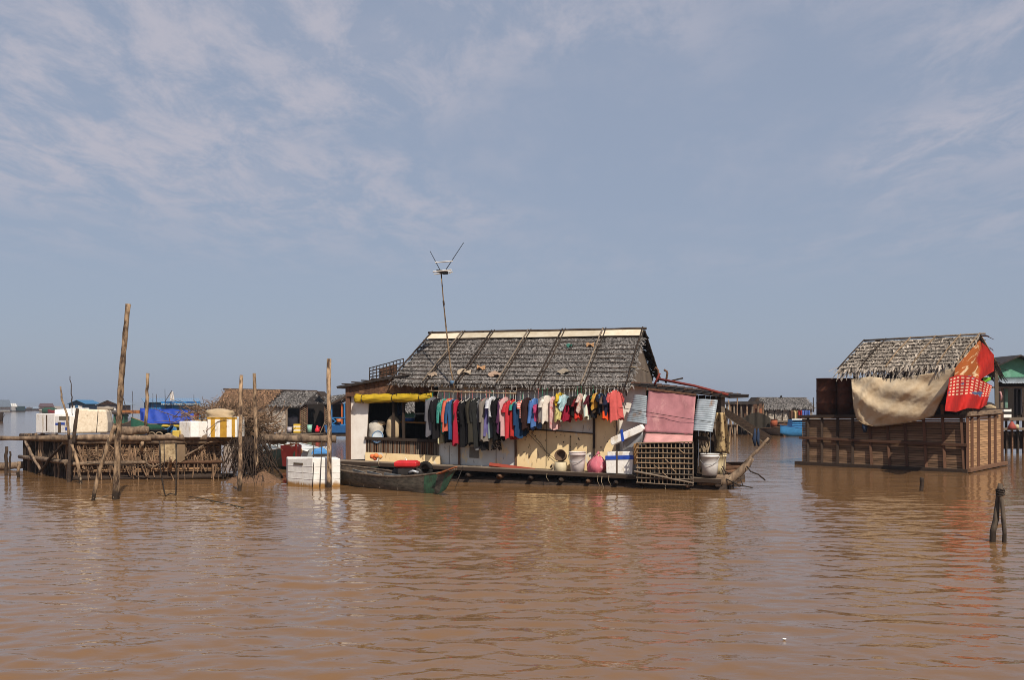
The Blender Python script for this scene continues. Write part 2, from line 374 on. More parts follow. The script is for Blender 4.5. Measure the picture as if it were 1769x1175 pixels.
# ================================================================== generic builders
def slab(fr, pts, t, th, name, m, parent, **tags):
    return MB().prism([fr.hp(u, v, t) for u, v in pts], fr.n * th).build(name, m, parent, **tags)
def bev(o, w, seg=2):
    b = o.modifiers.new('bevel', 'BEVEL'); b.width = w; b.segments = seg; b.limit_method = 'ANGLE'; return o
def wob(a, b, n, amp, sag=0.0):
    a = Vector(a); b = Vector(b); L = (b - a).length; out = []
    for i in range(n + 1):
        q = i / n; p = a.lerp(b, q)
        if 0 < i < n: p = p + Vector((rnd.uniform(-amp, amp), rnd.uniform(-amp, amp), rnd.uniform(-amp, amp) * .5))
        p.z -= sag * 4 * q * (1 - q); out.append(p)
    return out
def pole(name, a, b, r0, r1, m, parent=None, amp=0.02, n=7, **tags):
    pts = wob(a, b, n, amp); k = len(pts)
    return MB().tube(pts, [(r0 + (r1 - r0) * i / (k - 1)) * rnd.uniform(.88, 1.12) for i in range(k)], 9, jit=.06).build(name, m, parent, True, **tags)
def rope(name, pts, r, m, parent=None, **tags): return MB().tube(pts, r, 5).build(name, m, parent, True, **tags)

def thatch_face(parent, A, B, C, D, b0, courses, per_m, m, leaf=(.05, .30), fringe=.25, a0=0.0, a1=1.0, bed=True, lift=.05, nm='thatch_course', bedm=None, skew=.55):
    """A ridge left, B ridge right, C eave right, D eave left"""
    A, B, C, D = map(Vector, (A, B, C, D))
    S = lambda a, b: A.lerp(B, a).lerp(D.lerp(C, a), b)
    N = (B - A).cross(D - A).normalized()
    if N.z < 0: N = -N
    slope = ((D - A).length + (C - B).length) / 2; width = (B - A).length
    if bed:
        MB().prism([S(0, 0), S(1, 0), S(1, .985), S(0, .985)], -N * .04).build('roof_bed', bedm or THATCH_B, parent)
    step = (1 - b0) / courses
    for i in range(courses):
        mb = MB(); cnt = int(width * per_m * (a1 - a0))
        last = i == courses - 1
        for layer in range(2):
            for k in range(cnt):
                a = a0 + (a1 - a0) * (k + rnd.random()) / cnt; b = b0 + step * (i - .15 + rnd.uniform(-.12, .12) + .25 * layer)
                if b < b0 - .01: b = b0
                p = S(a, min(b, 1)); d = (S(a, 1) - S(a, 0)).normalized(); x = N.cross(d)
                sk = rnd.gauss(0, skew); d2 = d * math.cos(sk) + x * math.sin(sk); w = N.cross(d2) * leaf[0] * rnd.uniform(.6, 1.5) * .5
                Ln = leaf[1] * rnd.uniform(.6, 1.25) * (1 if not last else 1 + fringe * rnd.random() * 2)
                l0 = .015; l1 = lift * rnd.uniform(.4, 1.5); l2 = lift * rnd.uniform(-.2, 1.3)
                if b + Ln / slope > 1: l2 -= .04
                tw = N * rnd.uniform(-.6, .6) * w.length
                p0 = p + N * l0; p1 = p + d2 * Ln * .55 + N * l1; p2 = p + d2 * Ln + N * l2
                mb.add([p0 - w, p0 + w, p1 + w + tw, p1 - w - tw, p2 + w * .45, p2 - w * .45], [(0, 1, 2, 3), (3, 2, 4, 5)])
        mb.build(nm, m, parent, kind='stuff')
    return S, N

# ================================================================== main floating house
HF = Frame((3.19, 26.33), (.94, -.342), (.342, .94))
hp = HF.hp
SL, SR = HF.s_of(597, 0), HF.s_of(1246, 0)
zl = hp(600, 796, -.5).z; zr = hp(1245, 827, -.5).z
def zdeck(s): return zl + (zr - zl) * (s - SL) / (SR - SL)
def dp(s, t, dz=0): return HF.p(s, t, zdeck(s) + dz)
HOUSE = thing('floating_house', tuple(HF.p((SL + SR) / 2, 1.5, 0)), 'large floating house with thatched roof and clothes hung along its cream wall', 'house')

# deck
for k in range(15):
    t0 = -.66 + k * .30
    mid = SL + (SR - SL) * rnd.uniform(.4, .6)
    for a, b in ((SL - .1, mid - .008), (mid + .008, SR + .05)):
        plank('deck_board', dp(a, t0 + .14, -.025), dp(b, t0 + .14, -.025), .28, .05, W_grey if k < 2 else W_dark, HOUSE)
plank('edge_beam', dp(SL - .12, -.72, -.055), dp(SR + .1, -.72, -.055), .09, .10, W_dark, HOUSE)
for k in range(13):
    s = SL + .3 + k * .82 + rnd.uniform(-.2, .2)
    if s < SR: rod('joist', dp(s, -.86 + rnd.uniform(0, .12), -.22), dp(s, 3.4, -.22), .13, W_brown if k % 3 == 0 else W_dark, HOUSE)
for k, t in enumerate((-.45, .15, .8, 1.6, 2.5, 3.3)):
    MB().tube(wob(HF.p(SL - .2, t, -.02), HF.p(SR + .2, t, -.06), 9, .04), .20, 9, jit=.1).build('float_log', W_dark, HOUSE, True)
plank('side_beam', dp(SR + .02, -.75, -.12), dp(SR + .02, 3.6, -.12), .12, .14, W_dark, HOUSE)

# walls
def wall(pts, m, t=0.0, th=.05, name='wall_panel', **k): return slab(HF, pts, t, th, name, m, HOUSE, **k)
wall([(607, 681), (637.5, 682), (631, 794), (604, 794)], WHITEW, t=-.02, label='peeling white painted panel')
wall([(757, 668), (891, 672), (891, 809), (757, 804)], GREYW)
wall([(892, 672), (1026, 668), (1026, 748.5), (892, 741)], GREYW)
wall([(892, 742), (1026, 749.5), (1026, 816), (892, 809)], CREAM, t=.012, label='cream painted panel with grey scuffs')
wall([(1027, 668), (1067, 668), (1067, 818), (1027, 816)], CREAM)
wall([(1068, 664), (1116, 668), (1116, 820), (1068, 818)], WHITEW, t=.01)
plank('corner_post', hp(601.5, 668, -.06), hp(602, 798, -.06), .13, .12, W_red, HOUSE)
plank('corner_post', hp(637, 682, .04), hp(632.5, 794, .04), .06, .08, W_dark, HOUSE)
for u, v0, v1, w, m in ((793.5, 672, 806, .055, W_brown), (891.2, 672, 811, .055, W_brown), (1026, 668, 816, .06, W_dark), (1067, 664, 818, .09, W_grey)):
    plank('wall_batten', hp(u - 2 if u < 900 else u, v0, -.035), hp(u, v1, -.035), w, .05, m, HOUSE)
plank('wall_seam', hp(921, 742, -.02), hp(1025, 749.5, -.02), .025, .03, W_dark, HOUSE)
for pts in ([(905, 742), (925, 762), (944, 782), (962, 796)], [(944, 706), (944.5, 760), (944.5, 806)], [(918, 748), (934, 766), (950, 792)]): rope('wall_cord', [hp(u, v, -.03) for u, v in pts], .006, BLACK, HOUSE)
for u, v0, v1 in ((857, 700, 807), (926, 706, 744), (985, 752, 813), (776, 770, 805)): plank('wall_seam', hp(u, v0, -.003), hp(u, v1, -.003), .012, .012, W_dark, HOUSE)
for k in range(26):
    u = rnd.uniform(896, 1060); v = rnd.uniform(745, 806); plank('nail_hole', hp(u, v, -.004), hp(u + rnd.uniform(.6, 2.2), v + rnd.uniform(-.3, .3), -.004), .012, rnd.uniform(.015, .04), W_dark, HOUSE)
plank('wall_hatch', hp(811, 782, -.012), hp(827, 782.6, -.012), .02, .30, plain('hatch_grey', 128, 124, 116), HOUSE, label='small grey patch board')
# window bay: apron of upright laths, sill, cream skirting board
n = 41
for k in range(n):
    u = 633.5 + k * (756.5 - 633.5) / (n - 1)
    v0 = 758 + (763 - 758) * k / (n - 1); v1 = 784 + (789 - 784) * k / (n - 1)
    plank('lath', hp(u, v0, -.03), hp(u + rnd.uniform(-.5, .5), v1, -.03), .036, .02, W_brown if rnd.random() < .45 else W_grey, HOUSE)
plank('window_sill', hp(631, 757.5, -.06), hp(757.5, 762.5, -.06), .10, .09, W_dark, HOUSE)
slab(HF, [(631, 781.5), (760, 787.5), (762, 803), (631, 797)], -.09, .03, 'skirting_board', CREAM, HOUSE)
for u in (680, 697):
    plank('mullion', hp(u, 693, 0), hp(u + .5, 759, 0), .07, .07, W_dark, HOUSE)
plank('red_strip', hp(846, 803.5, -.2), hp(924, 813.5, -.2), .1, .10, plain('faded_red_board', 150, 66, 50), HOUSE, up=(0, -1, .6), label='faded red board along the wall foot')
# back and left walls, inside
def bw(u0, u1, v0, v1, m=W_dark): slab(HF, [(u0, v0), (u1, v0), (u1, v1), (u0, v1)], 3.45, .05, 'back_wall', m, HOUSE)
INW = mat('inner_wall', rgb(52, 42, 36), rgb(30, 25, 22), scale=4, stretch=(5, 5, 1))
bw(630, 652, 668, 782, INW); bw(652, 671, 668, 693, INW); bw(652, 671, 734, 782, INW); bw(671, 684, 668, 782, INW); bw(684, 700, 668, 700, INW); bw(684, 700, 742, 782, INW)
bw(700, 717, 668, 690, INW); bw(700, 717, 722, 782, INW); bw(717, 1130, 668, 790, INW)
slab(HF, [(652.5, 712), (670.5, 712), (670.5, 733.5), (652.5, 733.5)], 3.40, .04, 'shutter', plain('green_board', 34, 92, 74), HOUSE)
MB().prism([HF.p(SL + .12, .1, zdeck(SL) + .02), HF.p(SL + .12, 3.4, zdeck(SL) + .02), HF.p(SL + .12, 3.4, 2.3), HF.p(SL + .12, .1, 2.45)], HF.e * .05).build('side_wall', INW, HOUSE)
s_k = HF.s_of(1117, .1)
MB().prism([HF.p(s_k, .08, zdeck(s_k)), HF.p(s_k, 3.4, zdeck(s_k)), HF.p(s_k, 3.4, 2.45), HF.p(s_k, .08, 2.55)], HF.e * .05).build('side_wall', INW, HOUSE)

# ---- main roof
RL, RR = hp(745, 580, 1.65), hp(1112, 573, 1.65)
EL, ER = hp(676, 663, -.36), hp(1088, 670, -.36)
BR = hp(1139, 655, 3.65); BL = RL + (BR - RR) + Vector((0, 0, .1))
S, NR = thatch_face(HOUSE, RL, RR, ER, EL, .12, 12, 64, THATCH, leaf=(.032, .20), lift=.032, skew=.7)
# pale sheets along the ridge
RIDGE = mat('ridge_sheet', rgb(208, 198, 178), rgb(184, 170, 146), scale=4, rough=.6, bump=.06, spots=(rgb(150, 130, 104), 7, .64, .08, .6))
ridge_a = [0.0, .155, .30, .475, .635, .82, 1.0]
for k in range(6):
    a, b = ridge_a[k] + .002, ridge_a[k + 1] - .002
    MB().prism([S(a, -.012) + NR * .05, S(b, -.012) + NR * .05, S(b, .118 + rnd.uniform(0, .012)) + NR * .085, S(a, .118 + rnd.uniform(0, .012)) + NR * .085], NR * .012).build('ridge_sheet', RIDGE, HOUSE)
MB().tube(wob(RL + Vector((0, 0, .09)) - HF.e * .1, RR + Vector((0, 0, .09)) + HF.e * .08, 14, .015), .035, 7).build('ridge_pole', W_dark, HOUSE, True)
for i in range(12):
    b = .125 + i * (.875 / 11)
    MB().tube([S(a / 12, min(b, 1) + rnd.uniform(-.008, .008)) + NR * (.04 + rnd.uniform(-.02, .025)) for a in range(13)], .014, 6).build('batten', W_rodd, HOUSE, True)
for k, a in enumerate(ridge_a):
    off = .004 if a == 0 else (-.004 if a == 1 else 0)
    p0, p1 = S(a + off, -.03) + NR * .10, S(a + off - .01, 1.0) + NR * .10
    MB().tube(wob(p0, p1, 8, .012), .024 if 0 < k < 6 else .024, 6).build('roof_pole', W_grey if k % 2 else W_rodd, HOUSE, True)
    if 0 < k < 6:
        MB().tube(wob(p0 + HF.e * .09 + NR * .01, p1 + HF.e * .09 - NR * .02, 8, .012), .018, 6).build('roof_pole', W_rodd, HOUSE, True)
# rear slope, gable panel
thatch_face(HOUSE, RL, RR + (RL - RR) * .05, BR + (BL - BR) * .05, BL, .0, 7, 10, THATCH, leaf=(.08, .4))
for i in range(9):
    b = i / 8.5
    q = lambda a: RL.lerp(RR, a).lerp(BL.lerp(BR, a), b)
    plank('batten', q(.90), q(1.0), .05, .05, W_rodd, HOUSE)
plank('barge_pole', RR + Vector((0, 0, .02)), BR, .09, .07, W_dark, HOUSE)
mbl = MB()
for i in range(110):
    b = rnd.random(); a = rnd.uniform(.94, 1.0)
    p = RL.lerp(RR, a).lerp(BL.lerp(BR, a), b) + Vector((0, 0, .03)); d = (BR - RR).normalized() * .25 + HF.e * rnd.uniform(-.05, .08) + Vector((0, 0, rnd.uniform(-.05, .03)))
    w = HF.e * .035
    mbl.add([p - w, p + w, p + d + w, p + d - w], [(0, 1, 2, 3)])
mbl.build('rake_leaves', THATCH_B, HOUSE, kind='stuff')
ge = -HF.e * .16
MB().prism([ER + ge + HF.n * .30 + Vector((0, 0, .10)), RR + ge - Vector((0, 0, .10)), BR + ge - HF.n * .25 + Vector((0, 0, .02)), BR + ge - HF.n * .3 - Vector((0, 0, .5)), ER + ge + HF.n * .4 - Vector((0, 0, .35))], -HF.e * .04).build('gable_panel', mat('gable_ply', rgb(128, 114, 100), rgb(96, 84, 74), scale=2.5), HOUSE)
rope('gable_cord', [hp(1090, 634, .0), hp(1105, 636, .5), hp(1120, 643, 1.0)], .018, ROPE, HOUSE)
plank('eave_pole', hp(676, 664.5, -.30), hp(1088, 672, -.30), .06, .06, W_grey, HOUSE)
# scraps wedged in the thatch
for a, b, sz, cc in ((.70, .30, .16, (70, 130, 118)), (.79, .29, .22, (190, 150, 112)), (.30, .80, .40, (176, 160, 140)), (.44, .84, .38, (164, 140, 122)), (.36, .72, .25, (190, 184, 176)), (.72, .78, .34, (150, 140, 126)), (.83, .30, .14, (140, 130, 122)), (.16, .86, .3, (168, 150, 132))):
    p = S(a, b) + NR * .09; d1 = (RR - RL).normalized(); d2 = (S(a, 1) - S(a, 0)).normalized()
    MB().grid(lambda i, j: p + d1 * (i - .5) * sz + d2 * (j - .5) * sz * .45 + NR * (.05 * math.sin(i * 7 + j * 4 + sz * 30)), 5, 3, NR * .006).build('roof_scrap', plain('scrap_%d' % cc[0], *cc), HOUSE)

# ---- left lean-to: roof sheet and red-brown boards below it
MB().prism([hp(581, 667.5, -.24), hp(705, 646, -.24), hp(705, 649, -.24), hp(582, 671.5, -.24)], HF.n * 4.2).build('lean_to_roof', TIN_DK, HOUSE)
for k in range(7):
    q = (k + .5) / 7; a, b = hp(583 + q * 118, 666.6 - q * 20.5, -.26), None
    plank('roof_lath', a + Vector((0, 0, .03)), a + HF.n * 4.1 + Vector((0, 0, .03)), .06, .035, W_dark, HOUSE)
def top_v(u): return 671.5 - (u - 582) * .178 if u < 690 else 653 + (u - 690) * .18
k = 0; u = 600.5
while u < 748:
    w = rnd.uniform(7, 11); u2 = min(u + w, 750)
    slab(HF, [(u, top_v(u)), (u2 - .5, top_v(u2)), (u2 - .5, 682.5 + (u - 600) * .01), (u, 682.5 + (u - 600) * .01)], -.10 + rnd.uniform(-.006, .006), .025, 'fascia_board', W_red if rnd.random() < .7 else W_brown, HOUSE); u = u2
plank('window_head', hp(600, 683.3, -.13), hp(757, 685.5, -.13), .06, .06, W_red, HOUSE)

# ---- right lean-to: roof sheet with red pole
rs0, rs1 = hp(1092, 663.5, -.30), hp(1262, 684.5, -.30)
zup = Vector((0, 0, 1))
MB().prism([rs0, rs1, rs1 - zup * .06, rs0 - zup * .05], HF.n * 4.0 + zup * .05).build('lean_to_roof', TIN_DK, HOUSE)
for k in range(12):
    q = k / 11; a = rs0.lerp(rs1, q)
    MB().tube([a + HF.n * -.05 + zup * .03, a + HF.n * 3.9 + zup * .06], .028, 5).build('roof_corrugation', TIN_DK if k % 3 else W_red, HOUSE)
MB().tube([hp(1138, 655, .1), hp(1200, 667, -.1), hp(1258, 682.5, -.3)], .035, 7).build('red_pole', plain('red_paint_pole', 120, 48, 40), HOUSE, True)
MB().tube([hp(1129, 668, .2), hp(1140, 645, .2)], .03, 6).build('red_pole', plain('red_paint_pole', 120, 48, 40), HOUSE, True)
for pts in ([(1137, 655), (1137, 640), (1133, 635), (1130, 640)], [(1150, 662), (1153, 645), (1152, 642), (1147, 639)]):
    MB().tube([hp(u, v, .4) for u, v in pts], .03, 6).build('iron_hook', W_red, HOUSE, True)
plank('loose_stick', hp(1160, 658, .6), hp(1180, 653.5, .6), .04, .04, W_dark, HOUSE)
# kitchen corner under it
for u, t in ((1200, .0), (1249, -.1), (1249, 3.3)):
    plank('post', HF.hp(u, 682, t), dp(HF.s_of(u, t), t), .09, .09, W_grey if t < 0 else W_dark, HOUSE)
u = 1118
while u < 1246:
    u2 = u + rnd.uniform(8, 13)
    slab(HF, [(u, 676 + (u - 1118) * .08), (u2 - .6, 676 + (u - 1118) * .08), (u2 - .6, 822), (u, 822)], .95, .03, 'inner_board', W_dark, HOUSE); u = u2
slab(HF, [(1230, 688), (1249, 688), (1247, 824), (1236, 824)], .02, .03, 'end_board', W_grey, HOUSE)
# gutter trough running out over the water, its prop and the curved end of the raft
g0, g1 = hp(1240, 697, .2), hp(1335, 754, .2)
gd = (g1 - g0).normalized(); gz = gd.cross(HF.n).normalized()
if gz.z < 0: gz = -gz
MB().prism([g0, g1 - gz * .02, g1 - gz * .26, g0 - gz * .16], HF.n * .03).build('gutter_board', W_dark, HOUSE)
MB().prism([g0 - gz * .14, g1 - gz * .24, g1 - gz * .27, g0 - gz * .17], HF.n * .25).build('gutter_board', W_grey, HOUSE)
pole('prop_pole', hp(1328, 757, .2), hp(1285, 803, .0), .035, .045, W_log, HOUSE)
MB().tube([hp(1300, 792, -.1), hp(1291, 803, -.15), hp(1278, 816, -.25), hp(1262, 829, -.35), hp(1240, 838, -.45)], [.05, .09, .11, .12, .12], 9, jit=.06).build('end_log', W_log, HOUSE, True)
for u0, u1, v, t, r in ((1216, 1296, 803, .9, .09), (1216, 1290, 809, .5, .09), (1216, 1284, 816, .15, .08), (1212, 1262, 826, -.35, .11), (1205, 1248, 833, -.55, .11)):
    MB().tube(wob(hp(u0, v + 1, t), hp(u1, v, t), 4, .02), r * .8, 9, jit=.05).build('raft_log', W_log if r > .1 else W_brown, HOUSE, True)
for k in range(7):
    a = hp(1262 + rnd.uniform(-20, 32), 812 + rnd.uniform(-8, 14), -.3)
    rope('mooring_rope', [a, a + Vector((rnd.uniform(-.1, .2), -.1, -.12)), a + Vector((rnd.uniform(0, .4), -.2, -.3))], .014, ROPE_D, HOUSE)
rope('mooring_rope', [hp(1290, 806, -.3), hp(1297, 815, -.4), hp(1310, 820, -.4), hp(1322, 830, -.4)], .02, ROPE_D, HOUSE)
rope('mooring_rope', [hp(1255, 828, -.5), hp(1275, 838, -.7), hp(1300, 843, -.8)], .016, ROPE_D, HOUSE)
for u, v0, v1 in ((1033, 822, 840), (1040, 823, 843), (1052, 822, 838), (1110, 838, 848), (1150, 838, 850), (945, 818, 832)):
    rope('hanging_cord', [hp(u, v0, -.78), hp(u - 1, (v0 + v1) / 2, -.8), hp(u + 3, v1, -.82)], .008, ROPE, HOUSE)

# ================================================================== things on and around the house
RT = plain('yellow_tarp', 196, 164, 40, .6, spots=(rgb(120, 96, 30), 9, .6, .1, .5, (1, 1, .4)), bump=.5)
tarp = thing('rolled_tarp', tuple(hp(680, 700, -.28)), 'long yellow rolled tarpaulin tied above the window opening', 'tarp')
pts = [hp(615, 689, -.19), hp(640, 689, -.19), hp(680, 688, -.19), hp(715, 687.5, -.19), hp(746, 686.5, -.19)]
P2 = [];
for i in range(33):
    q = i / 32 * 4; j = min(int(q), 3); P2.append(pts[j].lerp(pts[j + 1], q - j) + Vector((0, 0, rnd.uniform(-.008, .008))))
mb = MB(); vs = []
for i, c in enumerate(P2):
    R_ = .132 * (1 - .12 * i / 32) * (.80 if i in (4, 16, 27) else .92 if i in (3, 5, 15, 17, 26, 28) else 1)
    for k in range(26):
        a_ = 6.2832 * k / 26; f_ = R_ * (1 + .07 * math.sin(5 * a_ + i * .55) + .05 * math.sin(9 * a_ - i * .9) + rnd.uniform(-.03, .03))
        vs.append(c + HF.n * math.cos(a_) * f_ + zup * math.sin(a_) * f_ + HF.e * rnd.uniform(-.01, .01))
mb.add(vs, [(i * 26 + k, i * 26 + (k + 1) % 26, (i + 1) * 26 + (k + 1) % 26, (i + 1) * 26 + k) for i in range(32) for k in range(26)] + [tuple(range(26))[::-1], tuple(range(32 * 26, 33 * 26))]).build('roll', RT, tarp, True)
for q in (4, 16, 27):
    c = P2[q]; MB().tube([c + HF.n * .13 * math.cos(x) + zup * .13 * math.sin(x) for x in [i * math.pi / 6 for i in range(13)]], .010, 5).build('tie', ROPE_D, tarp)

def sack(name, fr, u, v0, v1, t, w, d, m, label, lean=0.0, cat='sack'):
    base = fr.hp(u, v1, t); top = fr.hp(u, v0, t); h = top.z - base.z; mb = MB(); n = 16; vs = []; fs = []; R = 9
    for i in range(R + 1):
        q = i / R; rr = (.93 + .1 * math.sin(q * 3.1)) * (1 if q < .72 else max(.16, 1 - ((q - .72) / .28) ** 1.6 * .84))
        for k in range(n):
            an = 2 * math.pi * k / n; f = rr * (1 + .06 * math.sin(3 * an + q * 9 + u) + .04 * math.sin(7 * an - q * 14))
            vs.append(base + fr.e * (math.cos(an) * w / 2 * f + lean * q) + fr.n * math.sin(an) * d / 2 * f + zup * (h * q + .015 * math.sin(5 * an + u)))
    for i in range(R):
        for k in range(n): fs.append((i * n + k, i * n + (k + 1) % n, (i + 1) * n + (k + 1) % n, (i + 1) * n + k))
    fs.append(tuple(range(R * n, R * n + n))); fs.append(tuple(range(n))[::-1]); mb.add(vs, fs)
    return mb.build(name, m, None, True, label=label, cat=cat)
SACK_T = plain('tan_sack', 190, 168, 136, .9, spots=(rgb(140, 116, 88), 7, .58, .15, .6, (1, 1, 4)), bump=.5)
SACK_W = plain('white_sack', 190, 184, 174, .9, spots=(rgb(150, 150, 160), 6, .58, .15, .6, (1, 1, 4)), bump=.5)
sack('rice_sack', HF, 679, 718, 757, .24, .40, .35, SACK_T, 'tall tan woven sack standing behind the window sill')
sack('rice_sack', HF, 649, 727, 757, .26, .46, .4, SACK_W, 'slumped whitish sack at the left end of the window')
sack('cloth_bundle', HF, 657, 728, 735, .30, .34, .25, SACK_T, 'small tan cloth bundle lying on the whitish sack', cat='bundle')
pl = thing('enamel_plate', tuple(hp(653, 756, .16)), 'round blue and white enamel plate leaning behind the window sill', 'plate')
pc = hp(653, 755.5, .0); ax = (-HF.n * .96 + zup * .25)
MB().lathe(pc, [(.0, .0), (.10, .0), (.17, .03), (.19, .035), (.19, .028), (.10, -.012), (.0, -.012)], 24, ax).build('dish', plain('enamel_white', 206, 216, 224, .3, spec=.5), pl, True)
MB().lathe(pc, [(.168, .034), (.188, .04), (.185, .043), (.165, .037)], 24, ax).build('rim', plain('enamel_blue', 90, 130, 170, .3, spec=.5), pl, True)
tb = thing('kitchen_table', tuple(hp(718, 765, 1.0)), 'wooden table with orange edge inside the house window', 'table')
plank('table_top', hp(694, 729, .9), hp(745, 731, .9), .6, .045, plain('orange_wood', 176, 122, 62), tb)
for u in (697, 742):
    for dt in (.0, .5): plank('leg', hp(u, 730, .7 + dt), hp(u, 772, .7 + dt), .05, .05, W_dark, tb)
bs_ = thing('basin', tuple(hp(706, 729, .8)), 'blue plastic basin on the table behind the window', 'basin')
b0 = hp(706, 728.5, .85); MB().lathe(b0, [(.0, .01), (.15, .01), (.19, .10), (.20, .10), (.16, 0), (0, 0)], 18).build('bowl', plain('blue_plastic', 60, 110, 190, .4), bs_, True)
MB().lathe(b0, [(.19, .10), (.205, .115), (.205, .10)], 18).build('rim', plain('white_plastic', 224, 224, 222, .4), bs_, True)
MB().box(hp(727, 715, 1.3), HF.e * .30, HF.n * .2, zup * .05).build('white_tray', plain('white_plastic', 224, 224, 222, .4), None, label='narrow white tray on a shelf deep inside the window', cat='tray')
MB().grid(lambda i, j: hp(686 + 9 * i, 696 + 22 * j, .5 + .05 * math.sin(i * 12)), 8, 4, HF.n * .01).build('hanging_cloth', plain('dark_blue_cloth', 44, 60, 88, .9), None, True, label='dark blue cloth hanging inside the window beside the post', cat='cloth')

# wicker cage on the lean-to roof
cg = thing('wicker_cage', tuple(hp(668, 656, 1.0)), 'open slatted wicker cage lying on the left lean-to roof', 'cage')
fl = lambda i, j, t: hp(638.5 + (697 - 638.5) * i, 657 - 10 * i - (21 * (1 - j) * (1 - i) + 27 * (1 - j) * i), t)
for t in (.35, 1.15):
    for k in range(11): rod('upright', fl(k / 10, 1, t), fl(k / 10, 0, t), .028, W_rodd, cg)
    for j in (0, .25, .5, .75, 1): rod('rail', fl(0, j, t), fl(1, j, t), .03, W_rodd, cg)
for i in (0, .33, .66, 1):
    for j in (0, .5, 1): rod('tie_rod', fl(i, j, .35), fl(i, j, 1.15), .03, W_rodd, cg)
slab(HF, [(655, 652), (685, 647), (685, 630), (655, 637)], .8, .03, 'cage_board', W_red, cg)

# antenna
an = thing('antenna', tuple(hp(782, 663, -.46)), 'tall thin television antenna mast fixed at the eave', 'antenna')
ALU = mat('aluminium', rgb(200, 202, 204), rgb(160, 162, 164), rough=.4, metal=.6, bump=0)
MB().tube([hp(785, 672, -.46), hp(779, 640, -.46), hp(770, 560, -.46), hp(767, 530, -.46), hp(762, 472, -.46)], [.024, .024, .021, .018, .016], 7).build('mast', W_bamboo, an, True)
MB().tube([hp(767, 527, -.5), hp(766, 520, -.5)], .028, 7).build('mast_joint', W_dark, an)
rope('cable', [hp(783, 664, -.47), hp(775.5, 610, -.47), hp(770.5, 560, -.47), hp(766, 520, -.47), hp(763, 474, -.47)], .007, BLACK, an)
for a, b in (((762, 470), (743, 434)), ((769, 468), (801, 419))): MB().tube([hp(*a, -.46), hp(*b, -.46)], [.012, .008], 5).build('whip_rod', BLACK, an)
for a, b, t in (((752, 453.5), (782, 451), -.46), ((748, 469.5), (780, 466), -.75), ((750, 473.5), (779, 471.5), -.2), ((766, 467), (782, 470), -.6)):
    MB().tube([hp(*a, t), hp(*b, t)], .019, 6).build('cross_bar', plain('antenna_white', 226, 224, 220, .5), an)
MB().box(hp(764, 470, -.46), HF.e * .14, HF.n * .5, zup * .07).build('junction_box', BLACK, an)
MB().lathe(hp(781, 661, -.46), [(0, -.05), (.05, -.05), (.06, 0), (.05, .05), (0, .05)], 10).build('mast_clamp', plain('blue_rag', 90, 120, 150), an, True)

# pink tarpaulin awning, tin sheets
PINK = plain('pink_tarp', 170, 116, 122, .75, spots=(rgb(200, 152, 150), 2.0, .50, .15, .7, (1, 1, .5)), bump=.3)
pk = thing('pink_awning', tuple(hp(1158, 765, -.5)), 'faded pink tarpaulin hanging between two tin sheets under the lean-to roof', 'tarp')
def pinkf(i, j):
    u0 = 1121 - 8.5 * j; u1 = 1202 - 5 * j; v = (672 + 10 * i) + (748 - 672 - 6 * i) * j
    return hp(u0 + (u1 - u0) * i, v, -.36 - .30 * j + .02 * mnoise.noise(Vector((i * 9, j * 3, 2))) + .012 * math.sin(i * 9 + j * 3) + .02 * math.sin(j * 8) * math.sin(i * 5))
MB().grid(pinkf, 18, 14, HF.n * .012).build('sheet', PINK, pk, True)
def pinkg(i, j):
    u0 = 1116 - 5 * j; u1 = 1197 - 1 * j
    return hp(u0 + (u1 - u0) * i, 748 + 18 * j + 3.5 * i * (1 - j) - 2 * (1 - i) * j, -.67 - .40 * math.sin(j * 1.5) + .025 * math.sin(i * 17 + 3 * j))
MB().grid(pinkg, 22, 8, -zup * .012).build('folded_hem', plain('pale_pink_tarp', 208, 152, 148, .75, bump=.4), pk, True)
MB().tube([pinkg(i / 12, 0) + Vector((0, -.02, .01 * (i % 2))) for i in range(13)], .014, 5).build('hem_cord', ROPE_D, pk)
MB().beam(hp(1120, 672, -.37), hp(1203, 682.5, -.37), .05, .05).build('top_batten', W_red, pk)
for qs, lab in (([(1096, 682), (1121, 685), (1117.5, 733), (1081.6, 728)], 'small corrugated tin sheet hanging left of the pink tarpaulin'), ([(1204.7, 689.6), (1240, 691.5), (1231, 747), (1196, 744)], 'corrugated tin sheet hanging right of the pink tarpaulin')):
    t0 = -.32
    a, b, c, d = hp(*qs[0], t0), hp(*qs[1], t0), hp(*qs[2], t0 - .3), hp(*qs[3], t0 - .3)
    nn = (b - a).cross(d - a).normalized()
    MB().grid(lambda i, j: a.lerp(b, i).lerp(d.lerp(c, i), j) + nn * (.008 * math.sin(j * 2 * math.pi * 15) + .05 * j * (1 - j) - .03 * math.sin(i * 3.1)), 6, 120, nn * .004).build('corrugated_sheet', TIN, None, True, label=lab, cat='tin sheet')
rope('wire', [hp(1068, 704, -.6), hp(1085, 707, -.55), hp(1140, 716, -.64), hp(1190, 724, -.64), hp(1238, 731, -.6)], .007, BLACK, None, label='thin dark wire stretched across the pink tarpaulin and tin sheets', cat='wire')

